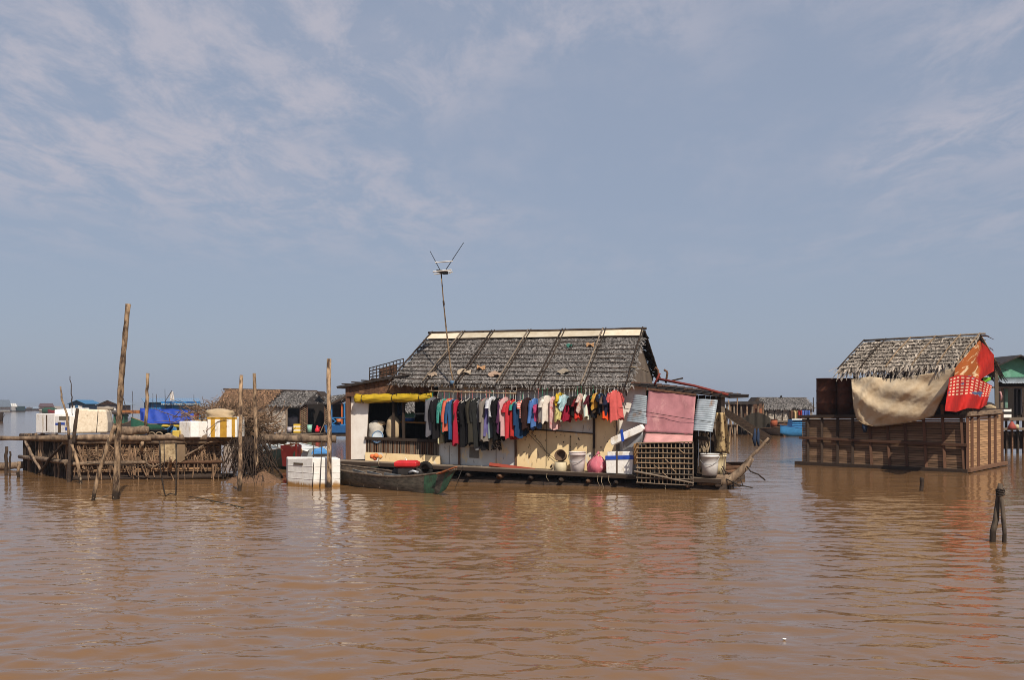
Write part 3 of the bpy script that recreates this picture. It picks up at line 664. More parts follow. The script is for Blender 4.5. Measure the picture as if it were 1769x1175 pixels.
# lattice crate hung on the deck edge
cr = thing('lattice_crate', tuple(hp(1148, 838, -1.0)), 'large square bamboo lattice crate below the pink tarpaulin', 'crate')
cq = lambda i, j, t: hp(1101 + (1196.5 - 1101) * i, 766 + (834 - 766) * j + 6 * i * (j - .2), t)
for k in range(14):
    for t in (-1.12, -.76): rod('upright', cq(k / 13, -.01, t), cq(k / 13 + rnd.uniform(-.008, .008), 1.0 + rnd.uniform(-.01, .03), t), .033 if t < -1 else .026, (W_bamboo if rnd.random() < .6 else W_grey) if t < -1 else W_rodd, cr)
for k in range(9):
    for t in (-1.145, -.735): rod('rail', cq(-.02, k / 8, t), cq(1.01, k / 8 + rnd.uniform(-.01, .01), t), .033 if t < -1 else .026, (W_bamboo if rnd.random() < .6 else W_grey) if t < -1 else W_rodd, cr)
for i in (0, 1):
    for k in range(9): rod('side_rail', cq(i, k / 8, -1.12), cq(i, k / 8, -.76), .03, W_rodd, cr)
rod('lid_pole', cq(-.06, .72, -1.19), cq(1.02, .95, -1.19), .05, W_grey, cr)
for (i, j) in ((.30, .55), (.5, .4), (.6, .6), (.75, .15), (.45, .72)):
    rod('brace', cq(i, j, -1.17), cq(i + .09, j + .10, -1.17), .025, W_bamboo, cr)
SHEETP = plain('murky_plastic', 118, 116, 116, .4, bump=.6)
MB().grid(lambda i, j: cq(.04 + .92 * i, .05 + .8 * j, -.90 + .06 * math.sin(i * 11 + j * 6)), 14, 8, HF.n * .01).build('plastic_bundle', SHEETP if False else BLACK, cr, True)
MB().grid(lambda i, j: hp(1076 + 34 * i, 752 + 26 * j - 8 * i, -.60 - .10 * i + .05 * math.sin(i * 9 + j * 7)), 10, 8, HF.n * .01).build('plastic_sheet', plain('grey_plastic', 158, 160, 164, .35, bump=.8, spec=.5), None, True, label='crumpled grey plastic sheet stuffed behind the tilted foam lid', cat='plastic sheet')
slab(HF, [(1094.5, 767), (1101, 768), (1100.5, 803), (1095, 803)], -.85, .25, 'cardboard_flap', plain('cardboard', 164, 124, 76), None, label='upright brown cardboard piece at the left side of the lattice crate', cat='cardboard')

# foam box with blue tape, and its tilted lid
BT = thing('foam_box', tuple(hp(1070, 819, -.65)), 'white foam cooler box with blue tape standing on the deck', 'box')
def fq(fr, pts, t, d, name, m, par, w=.015): return bev(slab(fr, pts, t, d, name, m, par), w)
fq(HF, [(1046, 793), (1094, 791), (1092, 820), (1047.5, 818)], -.68, .42, 'body', STYRO, BT)
fq(HF, [(1049, 781), (1093.5, 780), (1094, 790.8), (1049, 792.6)], -.66, .40, 'lid', STYRO, BT)
fq(HF, [(1045.4, 788), (1094.6, 787), (1094.4, 794), (1045.6, 795)], -.69, .44, 'tape', TAPE_B, BT, .004)
fq(HF, [(1064.5, 780), (1067, 780), (1067, 820), (1064.5, 820)], -.695, .01, 'dirt_strip', plain('dark_tape', 90, 76, 62), BT, .002)
TL = thing('foam_cover', tuple(hp(1083, 760, -.7)), 'tilted white foam lid with blue tape leaning above the cooler box', 'lid')
fq(HF, [(1054.5, 757), (1107, 733.5), (1112, 741), (1109, 746), (1058, 769.5), (1055, 767)], -.80, .35, 'slab', STYRO, TL)
fq(HF, [(1071.4, 743.5), (1075.5, 742), (1078.5, 762), (1074, 764)], -.812, .01, 'tape', TAPE_B, TL, .002)

def bucket(name, fr, u, v0, v1, t, r0, r1, m, label, handle=True, lidm=None, tilt=0, cat='bucket'):
    b = fr.hp(u, v1, t); h = (fr.hp(u, v0, t) - b).z
    o = thing(name, tuple(b), label, cat)
    MB().lathe(b, [(0, 0), (r0, 0), (r0 + (r1 - r0) * .5, h * .5), (r1 * .985, h * .86), (r1 * 1.05, h * .865), (r1 * 1.05, h * .90), (r1, h * .905), (r1, h * .965), (r1 * 1.05, h * .97), (r1 * 1.05, h), (r1 * .95, h), (r1 * .93, h * .5), (r0 * .9, .03), (0, .03)], 28).build('shell', m, o, True)
    if lidm: MB().lathe(b, [(r1 * 1.06, h), (r1 * 1.06, h + .015), (r1 * .9, h + .02), (0, h + .02)], 28).build('lid', lidm, o, True)
    if handle:
        MB().tube([b + zup * (h * .88) + fr.e * (r1 * 1.06 * math.cos(x)) - fr.n * (r1 * 1.1 * max(0, math.sin(x))) - zup * (h * .38 * math.sin(x)) for x in [math.pi * i / 12 for i in range(13)]], .008, 5).build('handle', ALU, o)
    return o
WPL = plain('bucket_white', 226, 224, 222, .4, spec=.5, spots=(rgb(176, 140, 112), 5, .62, .1, .5))
WPL2 = plain('bucket_pinkish', 224, 214, 212, .45, spec=.45, spots=(rgb(204, 160, 156), 3, .54, .2, .7), spots2=(rgb(150, 116, 90), 7, .66, .05, .6))
CRM = plain('bucket_cream', 214, 198, 160, .5)
bucket('bucket', HF, 997.5, 781, 817, -.45, .18, .225, WPL2, 'stained white bucket on the deck between cream pot and pink bag')
bucket('bucket', HF, 1226, 784, 821.5, -.5, .19, .235, WPL, 'white plastic bucket with wire handle at the right deck end')
bucket('bucket', HF, 1240, 784, 820, -.02, .19, .22, CRM, 'cream bucket half hidden behind the white one at the deck end', handle=False)
PT = thing('cooking_pot', tuple(hp(968, 814, -.45)), 'squat cream pot standing on the deck by the wall', 'pot')
b = hp(968.5, 815.5, -.45)
MB().lathe(b, [(0, 0), (.13, 0), (.165, .04), (.172, .14), (.165, .26), (.15, .27), (.145, .25), (.15, .06), (0, .04)], 20).build('bowl', plain('cream_pot', 214, 200, 168, .6), PT, True)
b2 = hp(969, 788, -.40); ax2 = Vector((-.35, -.85, .35))
MB().lathe(b2 - ax2.normalized() * .05, [(0, -.1), (.10, -.08), (.155, 0), (.165, .12), (.15, .13), (.14, .0), (.09, -.05), (0, -.06)], 20, ax2).build('clay_pot', plain('brown_clay', 104, 82, 66, .8), None, True, label='round brown clay pot tipped on its side on the cream pot', cat='pot')
rope('pot_rope', [hp(951, 808, -.4), hp(955, 802, -.45), hp(957, 812, -.5), hp(950, 815, -.5)], .03, ROPE, None, label='grey rag rope heaped beside the cream pot', cat='rope')
# pink bag
mb = MB(); b = hp(1029, 817, -.45); n = 26
vs = []; R = 8
for i in range(R + 1):
    q = i / R; rr = .225 * math.sin(math.pi * (.22 + .72 * q)) ** .8
    for k in range(n):
        a = 2 * math.pi * k / n; f = rr * (1 + (.05 + .16 * q) * math.sin(9 * a + q * 2) + .10 * math.sin(4 * a + 5 * q)); vs.append(b + HF.e * (math.cos(a) * f * 1.08 + .05 * q) + HF.n * math.sin(a) * f * .9 + zup * (.44 * q + .03 * math.sin(3 * a) * q))
mb.add(vs, [(i * n + k, i * n + (k + 1) % n, (i + 1) * n + (k + 1) % n, (i + 1) * n + k) for i in range(R) for k in range(n)] + [tuple(range(R * n, R * n + n))])
mb.tube([b + zup * .40, b + zup * .50 + HF.e * .04, b + zup * .53 + HF.e * .10], [.05, .025, .06], 8)
mb.build('tied_bag', plain('pink_net', 204, 110, 126, .6, spots=(rgb(236, 200, 204), 12, .56, .1, .7, (1, 1, .3)), spots2=(rgb(100, 50, 60), 8, .64, .1, .6)), None, True, label='bulging pink mesh bag on the deck next to the foam box', cat='bag')
# rope hank, camouflage cloth, glove pair
hk = thing('rope_hank', tuple(hp(1216, 783, -.3)), 'pale rope hank hanging under the right tin sheet', 'rope')
for k in range(14):
    u = 1208 + rnd.random() * 16; ph = rnd.random() * 6
    rope('strand', [hp(u + 2 * math.sin(ph + j * 1.1), 748 + 34 * j / 6, -.33 + .03 * math.sin(ph + j)) for j in range(7)], .018, ROPE, hk)
MB().tube([hp(1206, 757, -.36), hp(1226, 759, -.38)], .05, 6).build('binding', ROPE_D, hk)
FLORAL = plain('beige_spotted_cloth', 188, 164, 122, .9, spots=(rgb(84, 66, 48), 10, .53, .06, .9), bump=.3)
MB().grid(lambda i, j: hp(1236 + 9 * (1 - j) * .2 + i * (14 + 10 * min(1, j * 1.6)), 713 + 66 * j + 6 * i * j, -.25 - .12 * i + .06 * math.sin(i * 9 + j * 2)), 12, 14, HF.n * .012).build('hanging_cloth', FLORAL, None, True, label='beige spotted cloth hanging on the right corner of the house', cat='cloth')
gl = thing('glove_pair', tuple(hp(1308, 772, .1)), 'pair of dark blue rags hanging from the gutter trough', 'gloves')
for du in (0, 6):
    MB().tube([hp(1304 + du, 741, .08), hp(1304 + du, 750, .06), hp(1303 + du, 758, .06), hp(1304.5 + du, 771, .06)], [.02, .035, .05, .025], 7, jit=.1).build('glove', plain('navy_rag', 44, 58, 82, .9), gl, True)
of = thing('orange_floats', tuple(hp(650, 797, -.55)), 'small cluster of orange floats on the deck edge by the canoe', 'floats')
for k, (u, v, r, c) in enumerate(((643, 789, .075, (214, 110, 62)), (650, 788, .08, (226, 128, 70)), (657, 789.5, .07, (222, 160, 96)), (648, 793, .06, (206, 96, 60)))):
    MB().lathe(hp(u, v, -.62) - zup * r, [(0, 0), (r * .7, r * .3), (r, r), (r * .7, r * 1.7), (0, r * 2)], 12).build('float_ball', plain('orange_%d' % k, *c), of, True)
rope('tie_cord', [hp(655, 792, -.7), hp(653, 798, -.75), hp(656, 806, -.75)], .02, ROPE, of)
# ================================================================== clothes on the line
TL_ = -.40
cl_pole = pole('clothes_pole', hp(741, 675.5, TL_), hp(893, 680, TL_), .022, .018, W_bamboo, None, .006, label='pale bamboo clothes pole carrying the dark clothes at the left', cat='pole')
cl_pole2 = pole('clothes_pole', hp(893, 676, TL_ - .06), hp(1070, 668, TL_ - .06), .018, .016, W_rodd, None, .006, label='thin clothes pole under the eave carrying the small clothes at the right', cat='pole')
for u, v in ((745, 668), (817, 668), (892, 669), (960, 668), (1066, 662)):
    rope('pole_tie', [hp(u, v, -.32), hp(u + .5, v + 8, TL_ - .02)], .008, ROPE, HOUSE)

def cloth_mat(name, c, pat=None):
    def stripes(c2, freq, horiz=True):
        def f(nt, N, L, tc, colr):
            w = N('ShaderNodeTexWave'); w.bands_direction = 'Z' if horiz else 'X'; w.inputs['Scale'].default_value = freq; w.inputs['Distortion'].default_value = .4
            L(tc.outputs['Object'], w.inputs[0]); mr = N('ShaderNodeMapRange'); mr.inputs[1].default_value = .45; mr.inputs[2].default_value = .55; L(w.outputs['Fac'], mr.inputs[0])
            m = N('ShaderNodeMix'); m.data_type = 'RGBA'; L(mr.outputs[0], m.inputs[0]); L(colr, m.inputs[6]); m.inputs[7].default_value = rgb(*c2); return m.outputs[2]
        return f
    gm = sum(c) / 3; cc = rgb(*[x * .80 + gm * .20 for x in c]); kw = {}
    if pat and pat[0] == 's': kw['pattern'] = stripes(pat[1], pat[2], pat[3])
    if pat and pat[0] == 'p': kw['spots'] = (rgb(*pat[1]), pat[2], .54, .06, .95)
    if pat and pat[0] == 'h': # different colour towards the hem
        def f(nt, N, L, tc, colr, p=pat):
            sp = N('ShaderNodeSeparateXYZ'); L(tc.outputs['Object'], sp.inputs[0]); mr = N('ShaderNodeMapRange'); mr.inputs[1].default_value = p[2]; mr.inputs[2].default_value = p[2] - .02; L(sp.outputs[2], mr.inputs[0])
            m = N('ShaderNodeMix'); m.data_type = 'RGBA'; L(mr.outputs[0], m.inputs[0]); L(colr, m.inputs[6]); m.inputs[7].default_value = rgb(*p[1]); return m.outputs[2]
        kw['pattern'] = f
    return mat('cloth_' + name, cc, tuple(x * .72 for x in cc[:3]) + (1,), rough=.92, scale=7, bump=.35, var=0, spec=.1, trans=.12, **kw)

HANG = [plain('hanger_white', 220, 218, 210, .5), plain('hanger_green', 70, 150, 116, .5), plain('hanger_pink', 200, 120, 116, .5)]
def tubecloth(ringf, R, n):
    mb = MB(); vs = []
    for i in range(R + 1):
        for k in range(n): vs.append(ringf(i / R, 2 * math.pi * k / n))
    fs = [(i * n + k, i * n + (k + 1) % n, (i + 1) * n + (k + 1) % n, (i + 1) * n + k) for i in range(R) for k in range(n)]
    return mb.add(vs, fs)
def garment(name, label, cat, u0, u1, v0, v1, c, kind='long', pat=None, dt=0.0, pole2=False):
    t = TL_ + dt + (-.06 if pole2 else 0); uc = (u0 + u1) / 2
    top = hp(uc, v0 + 1.2, t); bot = hp(uc, v1, t); Lg = top.z - bot.z
    vis = (u1 - u0) * top.y / F
    W = {'long': .50, 'short': .46, 'kid': .34, 'dress': .38, 'trouser': .34, 'flat': .34}[kind]
    ph = math.acos(max(-1, min(1, (vis - .07) / W))) if vis - .07 < W else .2
    ph = max(.98, min(1.40, ph)) + rnd.uniform(-.08, .08)
    q = (-HF.e * math.cos(ph) - HF.n * math.sin(ph))          # shoulder line, near end to the left
    r = zup.cross(q).normalized()
    m = cloth_mat(name + '_%d' % int(u0), c, pat); g = thing(name, tuple(top), label, cat, 'clothes hanging along the wall')
    p1, p2, p3 = rnd.random() * 6, rnd.random() * 6, rnd.random() * 6
    hw = W / 2; thk = .062 if kind != 'kid' else .045
    drop = .10 if kind not in ('kid',) else .06
    if kind == 'trouser':
        def ring(z, a):
            x = hw * (.72 + .28 * z) * math.cos(a) * (1 + .06 * math.sin(7 * z + p1)); y = (.03 + .02 * z) * math.sin(a) * (1 + .5 * math.sin(4 * a + p2))
            return top - zup * (Lg * z + (.015 * math.sin(3 * a + p1) if z > .9 else 0)) + q * (x + .04 * math.sin(3 * z + p1) * z) + r * (y + .03 * math.sin(2.5 * z + p3))
        tubecloth(ring, 10, 18).build('leg_cloth', m, g, True)
    else:
        def ring(z, a):
            zz = Lg * z; sh = min(1, zz / drop); hw_ = .06 + (hw - .06) * (sh ** .75)
            if kind == 'dress': hw_ *= (.78 + .35 * z)
            else: hw_ *= 1 - .05 * math.sin(z * 3)
            fold = math.sin(5 * a + p1 + 1.5 * z) * .35 + math.sin(9 * a + p2 - 2 * z) * .25
            x = hw_ * math.cos(a); y = thk * (.45 + .75 * min(1, z * 2)) * math.sin(a) * (1 + 1.15 * fold * min(1, z * 1.6)) + .03 * z * math.sin(3 * math.cos(a) * 2 + p3)
            hem = (.035 * math.sin(2 * a + p1) + .02 * math.sin(5 * a + p2)) * max(0, z - .6) / .4
            return top - zup * (zz + hem - .10 * math.sin(p3 * 2) * x) + q * (x + .06 * z * math.sin(p1 * 3)) + r * (y + .07 * z * math.sin(p2))
        tubecloth(ring, 12, 28).build('body', m, g, True)
        if kind in ('long', 'short', 'kid'):
            sl = {'long': min(.56, Lg * .9), 'short': .21, 'kid': min(.16, Lg * .5)}[kind]; sr = .062 if kind != 'kid' else .045
            for sd in (1, -1):
                def sring(z, a, sd=sd):
                    c0 = top - zup * (drop + .02 + sl * z) + q * sd * (hw - .015 + (.03 + .05 * (kind != 'long')) * z + .025 * math.sin(3 * z + p1) * z) + r * (.02 * math.sin(4 * z + p2 + sd))
                    rad = sr * (1.0 - .28 * z * (kind == 'long')) * (1 + .14 * math.sin(3 * a + 4 * z + p3)) * (.55 if z == 0 else 1)
                    return c0 + q * math.cos(a) * rad * .75 + r * math.sin(a) * rad + zup * (.06 * (1 - z) if math.cos(a) * sd < 0 else 0)
                tubecloth(sring, 7, 12).build('sleeve', m, g, True)
    hm = HANG[rnd.choice((0, 0, 1, 2))]; z0 = top + zup * .0; py = hp(uc, 677.5 if not pole2 else 675.5 - (uc - 893) * .045, t).z + .02
    hook = [top - zup * .01, top + zup * (max(.02, py - top.z) * .6), Vector((top.x, top.y, py)) + r * .02, Vector((top.x, top.y, py + .012)) - r * .015]
    MB().tube(hook, .007, 5).build('hanger_hook', hm, g)
    MB().tube([top - q * (hw - .02) - zup * (drop - .012), top + zup * .004, top + q * (hw - .02) - zup * (drop - .012)], .008, 5).build('hanger_bar', hm, g)
    return g
G = garment
G('long_sleeved_shirt', 'plain mid grey long-sleeved shirt, first on the line beside the window', 'shirt', 738, 757, 685, 752, (112, 112, 122))
G('jacket', 'black jacket between the grey shirt and the teal patterned one', 'jacket', 749, 764, 687, 758, (36, 34, 38))
G('blouse', 'teal blouse with fine white pattern next to the salmon sleeve', 'blouse', 760, 775, 688, 747, (30, 150, 136), pat=('p', (150, 205, 190), 60))
G('long_shirt', 'pale yellow long garment hanging lowest behind the teal blouse', 'shirt', 760, 768, 690, 766, (214, 206, 160), 'trouser', dt=.1)
G('long_sleeved_shirt', 'bright salmon long-sleeved shirt beside the teal blouse', 'shirt', 769, 785, 687, 743, (236, 104, 80))
G('long_sleeved_shirt', 'plain medium blue long shirt between salmon and crimson clothes', 'shirt', 776, 789, 689, 758, (44, 92, 146))
G('dress', 'long crimson dress hanging next to the medium blue shirt', 'dress', 784, 795, 690, 768, (188, 26, 52), 'dress')
G('blouse', 'black and beige printed blouse right of the crimson dress', 'blouse', 793, 802, 690, 762, (44, 38, 38), 'dress', pat=('p', (206, 190, 176), 14))
G('coat', 'long black coat just left of the charcoal trousers with white patch', 'coat', 798, 811, 690, 770, (30, 29, 31))
G('trousers', 'charcoal trousers with white patch at the hip', 'trousers', 804, 817, 687, 768, (58, 56, 60), 'trouser')
G('jacket', 'dark olive jacket hanging amid the black clothes', 'jacket', 811, 821, 688, 766, (62, 58, 48))
G('coat', 'long near-black coat left of the flared grey trousers', 'coat', 817, 831, 686, 771, (46, 47, 47))
G('trousers', 'flared mid grey trousers reaching lowest on the wall', 'trousers', 824, 837, 689, 777, (110, 112, 118), 'trouser')
G('trousers', 'black trousers ending beside the hem of the flared grey pair', 'trousers', 834, 844, 690, 778, (32, 31, 36), 'trouser', dt=.09)
G('long_shirt', 'taupe striped long shirt right of the flared grey trousers', 'shirt', 834, 847, 686, 761, (150, 142, 132), pat=('s', (112, 104, 98), 22, False))
G('blouse', 'lavender blue long blouse behind the speckled white shirt', 'blouse', 841, 851, 687, 754, (112, 104, 172), 'dress')
G('trousers', 'pale grey-blue trousers hanging below the speckled white shirt', 'trousers', 845, 855, 690, 757, (140, 162, 172), 'trouser')
G('short_sleeved_shirt', 'white speckled short-sleeved shirt beside the long black dress', 'shirt', 845, 859, 684, 724, (206, 208, 214), 'short', pat=('p', (116, 120, 136), 40), dt=-.06)
G('dress', 'long black dress next to the white speckled shirt', 'dress', 853, 868, 686, 761, (25, 24, 26))
G('printed_bag', 'dark printed cloth bag hanging under the long black dress', 'bag', 853, 865, 752, 777, (48, 42, 42), 'flat', pat=('p', (186, 176, 160), 18), dt=.05)
G('blouse', 'plum purple blouse left of the pink striped shirt', 'blouse', 865, 874, 687, 750, (92, 46, 84))
G('long_sleeved_shirt', 'pale pink striped long-sleeved shirt next to the plum blouse', 'shirt', 867, 880, 685, 751, (226, 192, 188), pat=('s', (186, 128, 132), 20, False))
G('t_shirt', 'bright red short-sleeved top right of the pink striped shirt', 't-shirt', 875, 887, 691, 757, (220, 44, 56), 'short')
G('long_shirt', 'plain scarlet long garment squeezed between red top and teal top', 'shirt', 883, 892, 689, 757, (206, 44, 38), 'dress')
G('blouse', 'teal and coral two-tone blouse beside the navy shirt', 'blouse', 885, 896, 693, 751, (48, 158, 138), 'kid', pat=('h', (232, 92, 76), -.45))
G('long_sleeved_shirt', 'navy blue long shirt left of the red striped sleeve', 'shirt', 892, 905, 691, 754, (28, 66, 112))
G('striped_shirt', 'red and white horizontally striped shirt between navy and brown clothes', 'shirt', 899, 907, 690, 721, (232, 214, 202), 'kid', pat=('s', (206, 62, 52), 5.2, True), dt=-.05)
G('long_sleeved_shirt', 'wide dark brown long-sleeved shirt beside the sky blue one', 'shirt', 904, 921, 686, 743, (58, 34, 32))
G('short_sleeved_shirt', 'sky blue shirt right of the wide dark brown one', 'shirt', 918, 930, 687, 739, (74, 124, 204))
P2 = dict(pole2=True)
G('child_blouse', 'magenta child top between the sky blue shirt and the limp brown mesh garment', 'top', 926, 933, 697, 728, (196, 60, 116), 'kid', **P2)
G('net_bag', 'limp brown mesh garment left of the white shirt', 'garment', 932, 941, 697, 730, (132, 104, 96), 'dress', **P2)
G('short_sleeved_shirt', 'cream white short-sleeved shirt beside the pink floral dress', 'shirt', 938, 952, 682, 730, (236, 226, 212), 'short', **P2)
G('dress', 'pink floral dress hanging lowest among the small clothes', 'dress', 950, 961, 684, 740, (228, 178, 176), 'dress', pat=('p', (196, 92, 90), 22), **P2)
G('dress', 'yellow dress with black leopard spots beside the pink floral dress', 'dress', 960, 971, 688, 727, (212, 200, 116), 'dress', pat=('p', (30, 28, 26), 18), **P2)
G('child_blouse', 'bright yellow narrow top above the leopard spotted dress', 'top', 965, 970, 677, 699, (226, 186, 30), 'kid', **P2)
G('child_shirt', 'pale blue printed small shirt right of the bright yellow top', 'shirt', 969, 980, 681, 709, (158, 204, 214), 'kid', pat=('p', (226, 236, 240), 20), **P2)
G('child_dress', 'dark crimson small dress between pale blue shirt and mustard collar', 'dress', 979, 987, 693, 727, (168, 22, 52), 'dress', **P2)
G('child_shirt', 'black small shirt with mustard collar', 'shirt', 985, 994, 684, 720, (38, 34, 32), 'kid', pat=('h', (38, 34, 32), -.1), **P2)
G('child_blouse', 'small dark red top with scarlet hem right of the black small shirt', 'top', 993, 1002, 686, 724, (124, 26, 32), 'kid', pat=('h', (214, 66, 56), -.42), **P2)
G('child_shirt', 'small white shirt with red print in the middle of the small clothes', 'shirt', 1000, 1008, 679, 714, (226, 204, 192), 'kid', pat=('p', (190, 90, 84), 24), **P2)
G('child_dress', 'light aqua and cream small dress right of the red print shirt', 'dress', 1007, 1015, 681, 723, (176, 208, 200), 'dress', pat=('s', (232, 224, 204), 9, False), **P2)
G('child_shirt', 'maroon small shirt between the aqua dress and the tall black one', 'shirt', 1014, 1022, 682, 716, (92, 28, 40), 'kid', **P2)
G('child_trousers', 'black small trousers left of the mustard yellow shirt', 'trousers', 1020, 1029, 682, 722, (30, 28, 32), 'trouser', **P2)
G('child_shirt', 'mustard yellow small shirt with loose sleeve', 'shirt', 1026, 1034, 678, 705, (222, 160, 52), 'kid', **P2)
G('child_shirt', 'small black shirt with steel blue side right of the mustard yellow one', 'shirt', 1033, 1043, 678, 712, (30, 34, 48), 'kid', pat=('p', (60, 96, 140), 5), **P2)
G('child_shirt', 'small tan shirt with bright orange hem next to the navy one', 'shirt', 1041, 1049, 681, 724, (120, 92, 80), 'kid', pat=('h', (232, 84, 40), -.42), **P2)
G('child_shirt', 'dark navy small shirt left of the coral pink shirt at the end', 'shirt', 1046, 1057, 677, 723, (36, 40, 66), 'short', **P2)
G('loose_shirt', 'loose coral pink shirt hanging last at the right end of the line', 'shirt', 1053, 1071, 673, 726, (232, 92, 88), 'short', **P2)
D2 = dict(dt=.13)
G('dark_shirt', 'faded black shirt seen behind the salmon and medium blue shirts', 'shirt', 771, 786, 687, 764, (44, 40, 44), **D2)
G('dark_shirt', 'brownish black shirt seen behind the crimson dress', 'shirt', 786, 800, 687, 764, (52, 44, 42), **D2)
G('dark_shirt', 'slate shirt tucked behind the taupe striped one', 'shirt', 838, 852, 687, 752, (72, 78, 90), **D2)
G('dark_shirt', 'wine red shirt tucked behind the red short-sleeved top', 'shirt', 874, 890, 688, 742, (120, 34, 44), **D2)
G('dark_shirt', 'dark denim shirt hanging lowest beside the navy one', 'shirt', 896, 912, 688, 750, (36, 58, 84), **D2)
G('grey_shirt', 'thin pale grey shirt between brown net garment and white shirt', 'shirt', 934, 946, 684, 724, (150, 146, 146), dt=.1, pole2=True)
G('child_shirt', 'small forest green shirt behind the dark red top', 'shirt', 988, 1000, 684, 718, (40, 58, 50), 'kid', dt=.1, pole2=True)
G('child_shirt', 'small olive brown shirt behind the mustard yellow one', 'shirt', 1022, 1036, 682, 716, (84, 64, 46), 'kid', dt=.1, pole2=True)
# ================================================================== hull builder
def hull(parent, stern, bow, hb, sheer, keel, m, name='hull', n=22, inner=None, thick=.035, rake=0.0):
    """stern, bow: plan points; hb(q), sheer(q), keel(q) along the length"""
    S0, B0 = Vector((stern[0], stern[1], 0)), Vector((bow[0], bow[1], 0)); d = (B0 - S0).normalized(); x = Vector((d.y, -d.x, 0))
    def sec(q, off):
        c = S0.lerp(B0, q); b = max(hb(q) - off, .012); zs, zk = sheer(q), keel(q) + off
        prof = [(-1, 1), (-.93, .62), (-.78, .28), (-.45, .06), (0, 0), (.45, .06), (.78, .28), (.93, .62), (1, 1)]
        return [c + x * (b * px_) + d * (rake * pz * max(0, (q - .72) / .28) ** 2) + zup * (zk + (zs - zk) * pz) for px_, pz in prof]
    A = [sec(i / n, 0) for i in range(n + 1)]; Bn = [sec(i / n, thick) for i in range(n + 1)]
    mb = MB(); w = 9; vs = [p for r in A for p in r]; fs = [(i * w + j, (i + 1) * w + j, (i + 1) * w + j + 1, i * w + j + 1) for i in range(n) for j in range(w - 1)]
    fs += [tuple(range(w)), tuple(range(n * w, n * w + w))[::-1]]
    mb.add(vs, fs); o = mb.build(name, m, parent, True)
    mi = MB(); vi = [p for r in Bn for p in r]; mi.add(vi, [f[::-1] for f in fs[:-2]]); mi.build('inner_planking', inner or m, parent, True)
    for sd, j in ((-1, 0), (1, 8)):
        MB().tube([(A[i][j] + Bn[i][j]) / 2 + zup * .008 for i in range(n + 1)], .032, 6).build('gunwale', m if inner is None else inner, parent, True)
    return d, x, sec

# ================================================================== canoe in front of the house
CB, CS = Vector((-1.58, 23.45, 0)), Vector((-5.25, 28.1, 0))
HULLG = mat('tarred_hull', rgb(104, 97, 86), rgb(54, 51, 46), scale=6, rough=.7, stretch=(1, 1, 3), spots=(rgb(112, 92, 70), 5, .6, .12, .5), spots2=(rgb(64, 92, 80), 2.5, .60, .15, .5))
WETW = mat('canoe_inside', rgb(120, 104, 88), rgb(64, 56, 50), scale=5, rough=.8, stretch=(1, 1, 2))
CN = thing('wooden_canoe', tuple((CB + CS) / 2), 'dark tarred wooden canoe with green bow moored before the house', 'canoe')
c_hb = lambda q: .56 * (math.sin(math.pi * min(1, .16 + .9 * q)) ** .7) * (1 if q < .7 else max(.04, 1 - ((q - .7) / .3) ** 1.7 * .955))
c_sh = lambda q: .33 + .10 * (1 - q) ** 2 + .30 * max(0, (q - .62) / .38) ** 2.2
c_kl = lambda q: -.16 + .30 * max(0, (q - .80) / .20) ** 2
cd, cx, csec = hull(CN, CS, CB, c_hb, c_sh, c_kl, HULLG, inner=WETW, rake=.42)
GREENB = mat('green_bow_paint', rgb(72, 112, 84), rgb(48, 70, 58), scale=7, rough=.7, spots=(rgb(60, 54, 48), 6, .52, .12, .85))
mb = MB(); st = [i / 10 for i in range(11)]
for sd in (0, 1):
    rows = []
    for q in st:
        r = csec(.86 + .14 * q, -.006); rows.append(r[:5] if sd == 0 else r[4:])
    vs = [p for r in rows for p in r]; mb.add(vs, [(i * 5 + j, (i + 1) * 5 + j, (i + 1) * 5 + j + 1, i * 5 + j + 1) for i in range(10) for j in range(4)])
mb.build('bow_paint', GREENB, CN, True)
tip = CB + cd * .44 + zup * .68
MB().prism([tip - cd * .62 + cx * .15 - zup * .19, tip + cx * .03, tip - cx * .03, tip - cd * .62 - cx * .15 - zup * .19], zup * .03).build('bow_deck', plain('orange_bow_board', 176, 104, 66, spots=(rgb(120, 96, 80), 8, .55, .1, .7)), CN)
for q in (.12, .24, .36, .48, .60, .72):
    r = csec(q, .04); plank('floor_board', CS.lerp(CB, q) - cx * c_hb(q) * .86 + zup * .16, CS.lerp(CB, q) + cx * c_hb(q) * .86 + zup * .16, .26, .03, W_grey, CN, up=cd)
for q in (.3, .66):
    plank('thwart', CS.lerp(CB, q) - cx * c_hb(q) * .98 + zup * (c_sh(q) - .03), CS.lerp(CB, q) + cx * c_hb(q) * .98 + zup * (c_sh(q) - .03), .12, .03, W_grey, CN, up=(0, 0, 1))
for k, q in enumerate((.40, .52, .64)):
    r0, r1 = csec(q, .05), csec(q + .10, .05)
    MB().prism([r0[0 if cx.y > 0 else 8] + zup * .10, r1[0 if cx.y > 0 else 8] + zup * .05, r1[2 if cx.y > 0 else 6], r0[2 if cx.y > 0 else 6]], (cx if cx.y < 0 else -cx) * .03).build('side_board', plain('blue_grey_board', 116, 122, 126, spots=(rgb(86, 82, 78), 4, .55, .1, .6)), CN)
